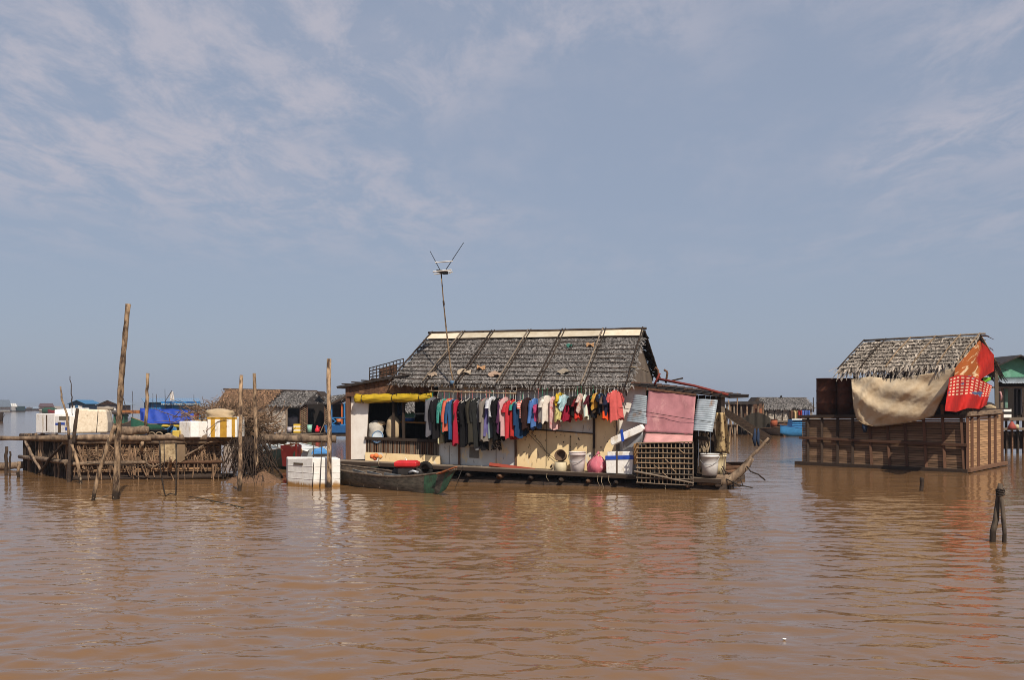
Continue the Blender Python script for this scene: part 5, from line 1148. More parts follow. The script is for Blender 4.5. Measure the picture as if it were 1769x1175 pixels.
for k in range(5): plank('joist', CE.p(.3 + k * 1.0, -.16, -.04), CE.p(.3 + k * 1.0, 2.5, -.04), .12, .10, W_dark, HUT)
for k in range(18): plank('deck_board', CF.p(.02 + k * LLEN / 18 + .15, .05, 1.76), CF.p(.02 + k * LLEN / 18 + .15, SLEN, 1.80), .28, .04, W_dark, HUT)
# hut roof
hA, hB = cp(1493, 592, 1.5), cp(1694, 581, 1.5); hC, hD = cp(1655, 632, -.10), cp(1448, 641, -.10)
back = hB - hC; hRr = CE.hp(1727, 640, -.25); hE = hB + Vector((1.45, 1.75, 0)); hE.z = hRr.z
hE = ce(1728, 641, .1); hF = hA + (hE - hB)
Sh, Nh = thatch_face(HUT, hA, hB, hC, hD, .0, 8, 24, mat('thatch_pale', rgb(190, 178, 164), rgb(92, 84, 76), scale=14, island=.5, var=.06, bump=.4), leaf=(.06, .32), lift=.05, skew=.35, fringe=.2)
mb = MB()
for k in range(210):
    a = (k + rnd.random()) / 210; p = Sh(a, .97) + Nh * .01; d = (Sh(a, 1) - Sh(a, 0)).normalized() * .6 - zup * .8 + (hB - hA).normalized() * rnd.gauss(0, .3); d.normalize()
    w = (hB - hA).normalized() * .03; Ln = rnd.uniform(.18, .46); mb.add([p - w, p + w, p + d * Ln + w * .3, p + d * Ln - w * .3], [(0, 1, 2, 3)])
mb.build('eave_fringe', MATS['thatch_pale'], HUT, kind='stuff')
thatch_face(HUT, hA, hB, hE, hF, .0, 6, 12, THATCH, leaf=(.08, .4), lift=.05)
mb = MB()
for k in range(70):
    a = 1 - .12 * rnd.random(); b_ = rnd.random(); p = hA.lerp(hB, a).lerp(hF.lerp(hE, a), .75 + .25 * b_); d = Vector((.5, rnd.gauss(0, .3), -1)).normalized(); w = Vector((.02, -.03, 0)); Ln = rnd.uniform(.2, .55)
    mb.add([p - w, p + w, p + d * Ln + w * .3, p + d * Ln - w * .3], [(0, 1, 2, 3)])
mb.build('eave_fringe', THATCH, HUT, kind='stuff')
for i in range(9): MB().tube([Sh(a / 8, i / 8.2) + Nh * .06 for a in range(9)], .013, 5).build('batten', W_rodd, HUT, True)
for a in (.0, .20, .42, .635, .84, .995): MB().tube([Sh(a, -.03) + Nh * .09, Sh(a - .01 if a else 0, .5) + Nh * .1, Sh(a, 1.0) + Nh * .08], .022, 6).build('roof_pole', W_bamboo if a > .3 else W_rodd, HUT, True)
MB().tube([hA + zup * .08, hB + zup * .08 + (hB - hA).normalized() * .15], .03, 6).build('ridge_pole', W_grey, HUT, True)
MB().tube([hB + zup * .05, hE + zup * .05], .025, 6).build('barge_pole', W_bamboo, HUT, True)
for u, v, t in ((1476, 652, .05), (1655, 645, .05)): plank('post', cp(u, v - 15, t), cp(u + 1, 718, t), .08, .08, W_dark, HUT)
for u, v in ((1721, 640),): plank('post', ce(u, v, .1), ce(u + 1, 712, .1), .12, .10, W_grey, HUT)
plank('post', cp(1480, 640, 3.0), cp(1480, 715, 3.0), .08, .08, W_dark, HUT)
MB().prism([CF.p(1.2, 3.3, 1.8), CF.p(LLEN - .3, 3.3, 1.8), CF.p(LLEN - .3, 3.3, 3.3), CF.p(1.2, 3.3, 3.3)], CF.n * .03).build('back_screen', W_dark, HUT)
# drums
for (u0, u1, t, lab) in ((1411, 1446, .55, 'rusty steel drum standing at the left end of the pen'), (1446, 1474, .75, 'darker rusty drum half hidden behind the hanging beige tarpaulin')):
    uc_ = (u0 + u1) / 2; b = cp(uc_, 717, t); b.z -= .02; h = cp(uc_, 654, t).z - b.z; r = (u1 - u0) / 2 / F * b.y
    d_ = thing('rusty_drum', tuple(b), lab, 'drum')
    pr = [(0, 0), (r, 0)]
    for q in (.33, .66): pr += [(r, h * (q - .02)), (r * 1.035, h * q), (r, h * (q + .02))]
    pr += [(r, h * .985), (r * 1.03, h * .985), (r * 1.03, h), (r * .95, h), (r * .94, h * .97), (0, h * .97)]
    MB().lathe(b, pr, 26).build('barrel', mat('drum_rust', rgb(104, 58, 38), rgb(58, 38, 30), scale=3, rough=.85, spots=(rgb(44, 34, 30), 3, .5, .2, .8), spots2=(rgb(136, 76, 44), 5, .6, .1, .7)), d_, True)
    MB().lathe(b + zup * h, [(0, -.02), (r * .93, -.02), (r * .93, .005), (0, .01)], 26).build('drum_lid', STEEL_RUST, d_, True)
# beige tarpaulin draped from the eave
TARP = mat('beige_tarp', rgb(216, 198, 170), rgb(190, 168, 136), scale=2.5, rough=.8, bump=.5, bdist=.05, var=0, trans=.15, spots=(rgb(150, 118, 84), 2.2, .56, .2, .6))
tops = [(1470, 656), (1490, 652), (1508, 651), (1530, 654), (1554, 653), (1588, 648), (1620, 643), (1654, 634)]
bots = [(1474, 700), (1480, 724), (1492, 733), (1512, 737), (1540, 734), (1570, 730), (1592, 725), (1613, 718)]
def lerpl(L_, q): x = q * (len(L_) - 1); i = min(int(x), len(L_) - 2); f = x - i; return (L_[i][0] + (L_[i + 1][0] - L_[i][0]) * f, L_[i][1] + (L_[i + 1][1] - L_[i][1]) * f)
def tarpf(i, j):
    a, b = lerpl(tops, i), lerpl(bots, i); u = a[0] + (b[0] - a[0]) * j; v = a[1] + (b[1] - a[1]) * j
    bul = -.20 - .30 * math.sin(math.pi * min(1, j * .9)) * (1 - .6 * i) + .05 * math.sin(i * 16 + j * 5) * (1 - j) + .035 * math.sin(j * 13 - i * 9) + .03 * math.sin(i * 31 + j * 11) * (1 - j) ** .5 + .05 * mnoise.noise(Vector((i * 5 - j * 2, j * 3, 1))) + .022 * mnoise.noise(Vector((i * 16 + j * 9, j * 4 - i * 3, 4))) + .012 * mnoise.noise(Vector((i * 38 - j * 14, j * 16, 2)))
    return cp(u, v, bul)
HT = thing('hanging_tarp', tuple(tarpf(.5, 1)), 'beige tarpaulin draped from the hut eave over the pen side', 'tarp')
MB().grid(tarpf, 70, 40, CF.n * .008).build('sheet', TARP, HT, True)
MB().tube([tarpf(i / 30, 1.0) - CF.n * .01 for i in range(31)], .016, 5).build('hem', plain('tarp_hem', 150, 128, 100, .8), HT, True)
MB().tube([tarpf(1, j / 12) - CF.n * .01 for j in range(13)], .014, 5).build('hem', plain('tarp_hem', 150, 128, 100, .8), HT, True)
for i_, dv in ((.0, -6), (.3, -8), (.62, -9), (1.0, -8)):
    p_ = tarpf(i_, 0); rope('tie_rope', [p_ - CF.n * .02, p_ + zup * .12, p_ + zup * .24 + CF.n * .12], .010, ROPE, HT)
# red printed cloths in the gable
def pat_checks(nt, N, L, tc, colr):
    mp = N('ShaderNodeMapping'); L(tc.outputs['UV'], mp.inputs[0]); sp = N('ShaderNodeSeparateXYZ'); L(mp.outputs[0], sp.inputs[0])
    def cell(o, n, lo):
        m = N('ShaderNodeMath'); m.operation = 'MULTIPLY'; m.inputs[1].default_value = n; L(o, m.inputs[0]); f = N('ShaderNodeMath'); f.operation = 'FRACT'; L(m.outputs[0], f.inputs[0])
        g = N('ShaderNodeMath'); g.operation = 'GREATER_THAN'; g.inputs[1].default_value = lo; L(f.outputs[0], g.inputs[0]); return g.outputs[0]
    a = cell(sp.outputs[0], 11, .42); b = cell(sp.outputs[1], 11, .52)
    m = N('ShaderNodeMath'); m.operation = 'MULTIPLY'; L(a, m.inputs[0]); L(b, m.inputs[1])
    up = N('ShaderNodeMath'); up.operation = 'LESS_THAN'; up.inputs[1].default_value = .58; L(sp.outputs[1], up.inputs[0])
    m2 = N('ShaderNodeMath'); m2.operation = 'MULTIPLY'; L(m.outputs[0], m2.inputs[0]); L(up.outputs[0], m2.inputs[1])
    mx = N('ShaderNodeMix'); mx.data_type = 'RGBA'; L(m2.outputs[0], mx.inputs[0]); L(colr, mx.inputs[6]); mx.inputs[7].default_value = rgb(220, 188, 160)
    nz = N('ShaderNodeTexNoise'); nz.inputs['Scale'].default_value = 3.2; L(tc.outputs['UV'], nz.inputs['Vector']); mr = N('ShaderNodeMapRange'); mr.inputs[1].default_value = .60; mr.inputs[2].default_value = .63; L(nz.outputs['Fac'], mr.inputs[0])
    m3 = N('ShaderNodeMath'); m3.operation = 'MULTIPLY'; L(mr.outputs[0], m3.inputs[0]); L(up.outputs[0], m3.inputs[1])
    mx2 = N('ShaderNodeMix'); mx2.data_type = 'RGBA'; L(m3.outputs[0], mx2.inputs[0]); L(mx.outputs[2], mx2.inputs[6]); mx2.inputs[7].default_value = rgb(80, 104, 146); return mx2.outputs[2]
def pat_tree(nt, N, L, tc, colr):
    nz = N('ShaderNodeTexNoise'); nz.inputs['Scale'].default_value = 2.0; nz.inputs['Detail'].default_value = 1; L(tc.outputs['UV'], nz.inputs['Vector']); sp = N('ShaderNodeSeparateXYZ'); L(tc.outputs['UV'], sp.inputs[0])
    ad = N('ShaderNodeMath'); ad.operation = 'MULTIPLY_ADD'; ad.inputs[1].default_value = .5; L(nz.outputs['Fac'], ad.inputs[0]); L(sp.outputs[0], ad.inputs[2])
    mr = N('ShaderNodeMapRange'); mr.inputs[1].default_value = .84; mr.inputs[2].default_value = .74; L(ad.outputs[0], mr.inputs[0])
    v = N('ShaderNodeTexNoise'); v.inputs['Scale'].default_value = 7; v.inputs['Distortion'].default_value = 1.5; L(tc.outputs['UV'], v.inputs['Vector']); r2_ = N('ShaderNodeMapRange'); r2_.inputs[1].default_value = .56; r2_.inputs[2].default_value = .60; L(v.outputs['Fac'], r2_.inputs[0])
    tan = N('ShaderNodeMix'); tan.data_type = 'RGBA'; L(r2_.outputs[0], tan.inputs[0]); tan.inputs[6].default_value = rgb(176, 96, 44); tan.inputs[7].default_value = rgb(228, 200, 160)
    mx = N('ShaderNodeMix'); mx.data_type = 'RGBA'; L(mr.outputs[0], mx.inputs[0]); L(colr, mx.inputs[6]); L(tan.outputs[2], mx.inputs[7]); return mx.outputs[2]
def uvgrid(fn, nu, nv, name, m, parent, **tags):
    o = MB().grid(fn, nu, nv).build(name, m, parent, True, **tags); me = o.data; uv = me.uv_layers.new(name='UVMap'); w = nv + 1
    for lp in me.loops:
        i, j = divmod(lp.vertex_index, w); uv.data[lp.index].uv = (i / nu, j / nv)
    return o
REDC1 = mat('red_cloth_tree', rgb(196, 46, 34), rgb(164, 34, 26), scale=4, rough=.85, bump=.25, var=0, trans=.2, pattern=pat_tree)
REDC2 = mat('red_cloth_checks', rgb(194, 42, 34), rgb(162, 32, 28), scale=4, rough=.85, bump=.25, var=0, trans=.2, pattern=pat_checks)
t1 = [(1650, 636), (1670, 612), (1692, 588), (1706, 600), (1717, 613)]; b1 = [(1646, 672), (1666, 676), (1682, 668), (1696, 654), (1717.5, 641)]
def red1(i, j):
    a, b = lerpl(t1, i), lerpl(b1, i); return ce(a[0] + (b[0] - a[0]) * j, a[1] + (b[1] - a[1]) * j, -.03 + .05 * math.sin(i * 11 + j * 4) * j)
uvgrid(red1, 30, 18, 'printed_cloth', REDC1, None, label='red cloth with orange print stretched across the hut gable', cat='cloth')
t2 = [(1640, 653), (1655, 648), (1680, 650), (1700, 659), (1714, 667)]; b2 = [(1632, 710), (1652, 712), (1672, 705), (1692, 707), (1704, 700)]
def red2(i, j):
    a, b = lerpl(t2, i), lerpl(b2, i); return ce(a[0] + (b[0] - a[0]) * j, a[1] + (b[1] - a[1]) * j, -.16 + .07 * math.sin(i * 17 + j * 3) * (.3 + j) - .08 * j)
uvgrid(red2, 36, 18, 'printed_cloth', REDC2, None, label='red cloth with white checks sagging at the open hut end', cat='cloth')
MB().grid(lambda i, j: ce(1698 + 14 * i, 652 + 12 * j * (1 - .6 * i), .2 + .05 * math.sin(i * 6)), 6, 4, Vector((0, .01, 0))).build('green_rag', plain('lime_rag', 120, 186, 60, .8), None, True, label='small lime green rag between the two red cloths', cat='rag')
sack('cloth_heap', CE, 1712, 699, 711, .3, .5, .4, SACK_T, 'pale cloth heap lying on the pen rail right of the red cloth', cat='bundle')
sack('dark_heap', CE, 1707, 695, 708, .75, .7, .4, plain('dark_heap_cloth', 50, 44, 42, .9), 'dark cloth heap behind the pale one on the pen', cat='bundle')
MB().tube([cp(1492, 730, -.2), cp(1494, 738, -.22), cp(1494, 747, -.2)], [.06, .10, .05], 9, jit=.1).build('dark_rag', plain('navy_rag', 44, 58, 82, .9), None, True, label='small dark rag hanging under the beige tarpaulin', cat='rag')

# stakes in the open water
stake('stake', 1592, 825, 1591.5, 848, .045, .045, W_dark, 'lone short stake sticking out of the water before the pen', cat='stake')
y1, y2 = wl(937), wl(939)
ST = thing('crossed_stakes', tuple(px(1725, 938, y1)), 'two dark stakes lashed together at their tops in the right foreground', 'stakes')
pole('stake', Vector((px(1713, 937, y1).x - .05, y1, -.4)), px(1728, 836, y1 + .15), .050, .036, mat('wet_stake', rgb(112, 98, 84), rgb(52, 45, 40), scale=9, stretch=(1, 1, .3), bump=.6, pattern=wetband), ST, .01)
pole('stake', Vector((px(1736, 939, y2).x + .02, y2, -.4)), px(1729, 838, y1 + .05), .038, .030, MATS['wet_stake'], ST, .01)
for k in range(4): MB().tube([px(1728, 846 + k * 3.2, y1 + .06) + Vector((.062 * math.cos(a), .062 * math.sin(a), .012 * math.sin(2 * a + k))) for a in [i * math.pi / 6 for i in range(13)]], .009, 5).build('lashing', ROPE_D, ST, True)
# ================================================================== floating village behind
def pbox(pts, Y, d, name, m, parent, **tags): return MB().prism([px(u, v, Y) for u, v in pts], Vector((0, d, 0))).build(name, m, parent, **tags)
def R4(u0, u1, v0, v1): return [(u0, v0), (u1, v0), (u1, v1), (u0, v1)]
MATTING = mat('woven_matting', rgb(186, 176, 164), rgb(112, 104, 96), scale=2.2, stretch=(1.2, 1, 5), bump=.4, contrast=(.40, .60))
DKIN = plain('dark_interior', 40, 34, 31, .9)
BLU = plain('blue_paint', 48, 120, 180, .6); BLU2 = plain('deep_blue_paint', 34, 86, 140, .6)

# 1 thatched house left of the main one
Y = 67.0
TH = thing('thatched_house', tuple(px(480, 752, Y)), 'thatched floating house with grey woven wall and lattice porch', 'house')
thatch_face(TH, px(392, 672.5, Y + 2.2), px(487, 674.5, Y + 2.2), px(458, 703, Y - .3), px(372, 701, Y - .3), 0, 8, 22, THATCH_W, leaf=(.06, .34), lift=.05, nm='thatch_course')
thatch_face(TH, px(492, 676.5, Y + 2.2), px(546, 677, Y + 2.2), px(523, 702.5, Y - .3), px(466, 702.5, Y - .3), 0, 7, 22, THATCH, leaf=(.06, .34), lift=.05)
thatch_face(TH, px(546, 677, Y + 2.2), px(547, 677, Y + 2.2), px(566, 698, Y - .2), px(524, 699, Y - .3), 0, 5, 60, THATCH, leaf=(.06, .34), lift=.05)
thatch_face(TH, px(487, 675, Y + 2.2), px(492, 676.5, Y + 2.2), px(472, 700, Y - .1), px(458, 702, Y - .1), 0, 5, 9, THATCH_B, leaf=(.06, .34), lift=.05)
pbox([(546, 676), (549, 676), (568, 699), (564.5, 699)], Y - .3, 2.5, 'barge_board', W_dark, TH)
MB().tube([px(386, 672.5, Y + 2.2), px(548, 676, Y + 2.2)], .07, 6).build('ridge_pole', W_rodd, TH)
for k in range(6): pbox(R4(421 + k * 12.3, 421 + k * 12.3 + 12, 702, 748), Y + rnd.uniform(0, .03), .08, 'wall_mat', MATTING, TH)
pbox(R4(386, 420.5, 702, 748), Y + .02, .08, 'wall_mat', MATTING, TH)
pbox(R4(493.5, 496.5, 702, 749), Y - .06, .15, 'post', W_grey, TH)
pbox(R4(496, 566, 695, 749), Y + 3.4, .1, 'back_wall', DKIN, TH); pbox([(560, 700), (566, 700), (566, 749), (560, 749)], Y + .2, 3.2, 'side_wall', DKIN, TH)
for (u0, u1, v0) in ((518.5, 530.5, 697.5), (560.5, 567, 703)):
    pbox(R4(u0, u1, v0, 748), Y + .10, .05, 'screen_backing', W_dark, TH)
    for k in range(14):
        for sg in (1, -1):
            v = v0 + (748 - v0) * k / 14; a, b = (u0, u1) if sg > 0 else (u1, u0)
            MB().beam(px(a, v, Y - .02 * sg), px(b, min(v + (u1 - u0) * .62, 748), Y - .02 * sg), .03, .07, up=(0, 1, 0)).build('lattice_strip', W_bamboo, TH)
    pbox(R4(u0 - .8, u0 + .4, v0, 748.5), Y - .08, .1, 'screen_frame', W_red, TH); pbox(R4(u1 - .4, u1 + .8, v0, 748.5), Y - .08, .1, 'screen_frame', W_red, TH)
for k in range(5): plank('deck_board', px(384, 749.6, Y - .3 + k * .5), px(567, 749.6, Y - .3 + k * .5), .46, .07, W_grey if k == 0 else W_dark, TH)
for k in range(3): MB().tube([px(384, 753.5, Y - .2 + k), px(567, 753.5, Y - .2 + k)], .18, 8).build('float_log', W_dark, TH)
YC = thing('striped_crate', tuple(px(513, 748, Y - .3)), 'yellow and white striped crate on the porch of the thatched house', 'crate')
for k in range(5): pbox(R4(507, 518.3, 733 + k * 3, 736 + k * 3), Y - .35, .5, 'stripe_panel', plain('crate_yellow', 226, 184, 60, .6) if k % 2 == 0 else plain('crate_white', 230, 222, 200, .6), YC)
def farbucket(u, v0, v1, y, r, m, label, name='bucket'):
    b = px(u, v1, y); h = (v1 - v0) / F * y; o = thing(name, tuple(b), label, 'bucket')
    MB().lathe(b, [(0, 0), (r * .82, 0), (r, h), (r * .93, h), (r * .78, .04), (0, .04)], 14).build('shell', m, o, True); MB().lathe(b, [(r, h * .94), (r * 1.07, h * .94), (r * 1.07, h * 1.01), (r * .95, h * 1.01)], 14).build('rim', m, o, True)
farbucket(535, 734, 747, Y - .35, .17, plain('aqua_bucket', 150, 204, 186, .5), 'pale aqua bucket in the dark porch of the thatched house')
rt = thing('red_toy', tuple(px(548, 747, Y - .35)), 'small bright red kettle at the right of the porch', 'toy')  # unidentified red object, shaped roughly like a bowling toy
MB().lathe(px(548, 747, Y - .35), [(0, 0), (.13, 0), (.17, .12), (.12, .26), (.07, .30), (.09, .38), (.05, .46), (0, .47)], 14).build('body', plain('red_plastic', 220, 40, 60, .5), rt, True)
MB().tube([px(551, 741, Y - .35), px(553.5, 738, Y - .35)], .04, 6).build('side_peg', plain('red_plastic', 220, 40, 60, .5), rt)
farbucket(500.5, 738, 747, Y - .2, .18, plain('pale_lilac', 196, 192, 200, .5), 'pale grey pail beside the yellow striped crate', 'pail')
sack('clothes_bundle', Frame((px(506, 0, Y + .6).x, Y + .6), (1, 0), (0, 1)), 506, 716, 738, 0, .8, .6, plain('dark_bundle', 44, 42, 52, .9), 'dark bundle stacked in the porch above the striped crate', cat='bundle')
MB().tube([px(553, 748, Y - .5), px(562, 728, Y - .3)], .03, 6).build('leaning_stick', W_bamboo, None, label='thin pale stick leaning at the right end of the porch', cat='stick')

# 2 blue house half hidden by the main one
Y = 62.0
BH = thing('blue_house', tuple(px(590, 752, Y)), 'blue painted floating house with railed porch peeping past the main house', 'house')
thatch_face(BH, px(562, 686, Y + 2.2), px(600, 682, Y + 2.2), px(604, 690, Y - .2), px(560, 699, Y - .2), 0, 6, 22, THATCH, leaf=(.06, .34), lift=.05)
pbox([(570, 697), (602, 681), (604, 681), (604, 685), (571, 700)], Y - .3, 2.6, 'barge_board', W_dark, BH)
pbox(R4(570, 604, 698, 742), Y + 2.5, .1, 'back_wall', DKIN, BH)
for u, m in ((572.5, BLU), (590.5, plain('orange_post', 176, 92, 52)), (595, BLU), (598, BLU)): pbox(R4(u - 1.2, u + 1.2, 697, 735), Y, .12, 'porch_post', m, BH)
for (a, b) in (((572, 722), (598, 722)), ((572, 734), (598, 734)), ((573, 723), (589, 733)), ((573, 733), (589, 723))): MB().beam(px(*a, Y - .02), px(*b, Y - .02), .05, .06).build('rail', BLU, BH)
pbox([(560, 735), (606, 735), (606, 748), (563, 748)], Y - .3, 2.2, 'hull', BLU2, BH); pbox(R4(558, 606, 747.5, 754), Y - .2, 2.2, 'float', W_dark, BH)
farbucket(585.5, 724, 730, Y - .3, .16, plain('orange_pot', 206, 122, 70, .6), 'orange pot on the porch rail of the blue house', 'flower_pot')

# 3 boat under a blue tarpaulin, house behind it
Y = 84.0
TBt = thing('tarped_boat', tuple(px(290, 745, Y)), 'long green boat with yellow stripe loaded under a blue tarpaulin', 'boat')
a, b = px(360, 743, Y + 1), px(226, 743, Y - 1)
hull(TBt, (a.x, a.y), (b.x, b.y), lambda q: .75 * (math.sin(math.pi * min(1, .22 + .78 * q)) ** .55 if q < 1 else .02) + .02, lambda q: .52 + .6 * max(0, q - .75) / .25, lambda q: -.1, plain('green_hull', 44, 96, 78, .5), inner=plain('boat_inside_tan', 150, 120, 80, .7))
MB().beam(px(246, 735, Y - .83), px(350, 736.5, Y - .80), .05, .16).build('yellow_stripe', plain('yellow_paint', 206, 180, 70, .6), TBt)
def btarp(i, j):
    u = 243 + 92 * i; top = 706.5 + .8 * math.sin(i * 9) - .5 * math.sin(i * 23) - (1.2 if i < .3 else 0) + 1.5 * i; v = top + (732 - top) * min(1, abs(j - .5) * 2.2 if True else 0); return px(u, v, Y - .95 + 1.9 * j) + Vector((.06 * math.sin(i * 13 + j * 9), .07 * math.sin(i * 31 + j * 7), 0))
MB().grid(btarp, 40, 14).build('tarp_cover', plain('ultramarine_tarp', 30, 64, 160, .5, bump=.5, spec=.4, spots=(rgb(18, 38, 104), 1.5, .56, .15, .6)), TBt, True)
pbox([(242, 712), (243.5, 712), (245, 732), (243, 732)], Y - .9, 1.8, 'tarp_end', plain('ultramarine_tarp', 26, 60, 168, .5), TBt)
pbox([(329, 731), (337, 712), (341, 712), (338, 733)], Y - .4, .6, 'cargo_bale', plain('red_bale', 150, 60, 54), TBt)
Y = 104.0
BR_ = thing('blue_long_house', tuple(px(298, 735, Y)), 'long blue house with tin roof behind the tarpaulin covered boat', 'house')
MB().grid(lambda i, j: px(248 + 100 * i - 4 * (1 - j), 688 + 11 * j * (1 if i > .3 else .6), Y + 3.5 - 4 * j) + Vector((0, 0, .03 * math.sin(i * 160))), 100, 2, -zup * .05).build('tin_roof', plain('blue_tin', 120, 148, 178, .5), BR_)
for k in range(8): pbox(R4(249 + k * 12.2, 249 + k * 12.2 + 11.6, 694, 735), Y, .1, 'wall_panel', BLU if k % 3 else BLU2, BR_)
for k in range(20): pbox(R4(278 + k * 3.4, 279.6 + k * 3.4, 697.2, 700), Y - .35, .1, 'eave_tile', plain('eave_cream', 200, 190, 160), BR_)
FL = thing('white_flag', tuple(px(293, 700, Y - 1)), 'small white flag on a slanted pole above the blue house', 'flag')
MB().tube([px(284, 696, Y - 1), px(297, 675, Y - 1)], .035, 5).build('pole', W_rodd, FL)
MB().grid(lambda i, j: px(293.5 + 6 * i + 2 * j * i, 679 + 13 * j - 3 * i * (1 - j), Y - 1.1 + .2 * math.sin(i * 6 + j * 4)), 8, 8).build('cloth', plain('flag_white', 220, 216, 212, .8), FL, True)
for k, (u, v0, lab) in enumerate(((229, 676, 'thin bare pole left of the blue house'), (264, 680, 'first thin mast before the blue house'), (270.5, 681, 'second thin mast before the blue house'), (285, 672, 'thin mast rising above the blue roof'), (335, 682, 'thin stick at the right end of the blue roof'))):
    stake('mast', u, v0, u + .6, 722, .035, .02, W_rodd, lab, Y=96.0, cat='mast')
stake('mast', 213, 688, 222, 720, .05, .03, W_rodd, 'slanting thin mast beside the tallest near pole', Y=96.0, cat='mast')
OB = thing('moored_boat', tuple(px(205, 745, 88)), 'dark wooden boat with green trim moored left of the blue tarpaulin', 'boat')
a, b = px(178, 744, 88), px(232, 744, 87); hull(OB, (a.x, a.y), (b.x, b.y), lambda q: .6 * math.sin(math.pi * min(.97, .15 + .82 * q)) ** .6 + .03, lambda q: .45 + .5 * (2 * q - 1) ** 4, lambda q: -.1, plain('old_dark_hull', 66, 60, 54, .7), inner=W_brown)
pbox(R4(196, 214, 716, 733), 88, .9, 'cabin', plain('green_cabin', 60, 100, 80, .6), OB); pbox(R4(194, 216, 713.5, 716), 87.8, 1.3, 'cabin_roof', W_dark, OB)
for u in (199, 204, 209): pbox(R4(u, u + 3.5, 719, 725), 87.97, .05, 'window', DKIN, OB)
fbox('cargo_crate', 206, 240, 709, 715, 89.5, 1.0, plain('orange_cargo', 160, 104, 62, spots=(rgb(90, 60, 46), 3, .5, .1, .8)), 'orange brown cargo heap on the far side of the moored boat', cat='cargo')

# 4 houses far across the water at the left
def far_house(u0, u1, vt, ve, vb, Y, wm, rm, label, gable=False, nwin=3, d=6.0, over=2.0, dm=None):
    o = thing('far_house', tuple(px((u0 + u1) / 2, vb, Y)), label, 'house', 'far houses across the water')
    vd = vb - 1.2
    pbox(R4(u0, u1, ve, vd), Y, d, 'wall', wm, o); um = (u0 + u1) / 2
    if gable:
        pbox([(u0, ve), (u1, ve), (um, vt + .4)], Y + .02, d - .1, 'gable', dm or wm, o)
        for a, b in (((um, vt), (u0 - over, ve + .8)), ((um, vt), (u1 + over, ve + .8))): MB().prism([px(*a, Y - .8), px(*b, Y - .8), px(b[0], b[1] + .7, Y - .8), px(a[0], a[1] + .7, Y - .8)], Vector((0, d + 1.2, 0))).build('roof', rm, o)
    else:
        MB().prism([px(u0 - over, ve + .5, Y - .9), px(u1 + over, ve + .5, Y - .9), px(u1 - 1, vt, Y + d / 2), px(u0 + 1, vt, Y + d / 2)], -zup * .12).build('roof', rm, o)
    for k in range(nwin):
        uc_ = u0 + (u1 - u0) * (k + .5) / nwin; w = (u1 - u0) / nwin * .28
        f = pbox(R4(uc_ - w, uc_ + w, ve + (vd - ve) * .25, ve + (vd - ve) * .75), Y - .03, .1, 'window', plain('far_white', 214, 212, 208, .7), o)
        pbox(R4(uc_ - w * .8, uc_ + w * .8, ve + (vd - ve) * .3, ve + (vd - ve) * .7), Y - .05, .1, 'pane', DKIN, f)
    pbox(R4(u0 - 1.5, u1 + 1.5, vd - .2, vb + .6), Y - .8, d, 'float', W_dark, o)
    return o
far_house(-14, 17, 691, 702.5, 711.5, 318, plain('far_white', 214, 212, 208, .7), plain('far_slate_tin', 96, 106, 118, .7), 'long white far house with grey tin roof cut by the left edge', nwin=5, over=3)
o = far_house(17.5, 28, 697, 702, 711.5, 322, plain('far_teal', 70, 92, 98, .7), plain('far_white', 214, 212, 208, .7), 'white railed far house beside the long white one', nwin=2)
for k in range(4): pbox(R4(17 + k * 4, 17.6 + k * 4, 697, 702), 320, .1, 'rail_post', plain('far_white', 214, 212, 208, .7), o)
far_house(68, 92, 697, 702, 711, 330, plain('far_cream', 222, 214, 200, .7), plain('far_maroon_tin', 92, 70, 72, .6), 'pale far house with maroon hip roof and yellow door', nwin=3)
far_house(36, 44, 702.5, 705, 709.8, 372, plain('far_brown', 100, 92, 90, .7), plain('far_blue_tin', 70, 106, 160, .6), 'tiny far house with blue roof on the horizon', nwin=1, over=1)
far_house(46, 55, 704, 706, 709.6, 380, plain('far_grey', 120, 116, 116, .7), plain('far_brown', 100, 92, 90, .7), 'tiny brown far house in the middle of the horizon gap', nwin=1, over=1)
far_house(57, 66, 703, 705.5, 709.8, 376, plain('far_red', 150, 90, 84, .7), plain('far_grey_tin', 132, 146, 162, .6), 'tiny reddish far house left of the maroon roofed one', nwin=1, over=1)
far_house(119, 145, 691, 697, 712, 190, plain('far_blue_wall', 52, 90, 124), plain('far_blue_roof', 66, 118, 160), 'blue gabled far house behind the foam slabs', gable=True, nwin=2, over=3)
far_house(168, 203, 691, 699, 714, 175, plain('far_brown', 100, 92, 90, .7), plain('far_grey_tin', 132, 146, 162, .6), 'grey roofed far house with patterned tan gable', gable=True, nwin=3, over=4, dm=plain('tan_gable', 168, 140, 116, spots=(rgb(90, 66, 54), 2, .52, .05, .8)))
far_house(147, 166, 699, 703, 713, 200, plain('far_red', 150, 90, 84, .7), plain('orange_tin', 176, 120, 84, .7), 'low orange roofed far house between the blue and the patterned gable', nwin=2, over=1)
def far_boat(u0, u1, v, Y, m, label, h=.9):
    o = thing('far_boat', tuple(px((u0 + u1) / 2, v, Y)), label, 'boat', 'far boats'); a, b = px(u0, v, Y), px(u1, v, Y - .5)
    hull(o, (a.x, a.y), (b.x, b.y), lambda q: .7 * math.sin(math.pi * min(.97, .12 + .85 * q)) ** .6 + .03, lambda q: h + .3 * (2 * q - 1) ** 4, lambda q: -.1, m, n=10); return o
o = far_boat(74, 97, 713.5, 268, plain('far_green', 56, 92, 74, .6), 'green covered far boat in front of the maroon roofed house'); pbox(R4(76, 92, 704.5, 709), 268, 1.0, 'canopy', plain('far_green', 56, 92, 74, .6), o)
far_boat(84, 98, 715, 240, plain('far_dark_red', 130, 44, 46, .6), 'small dark red far boat by the green covered one', .8)
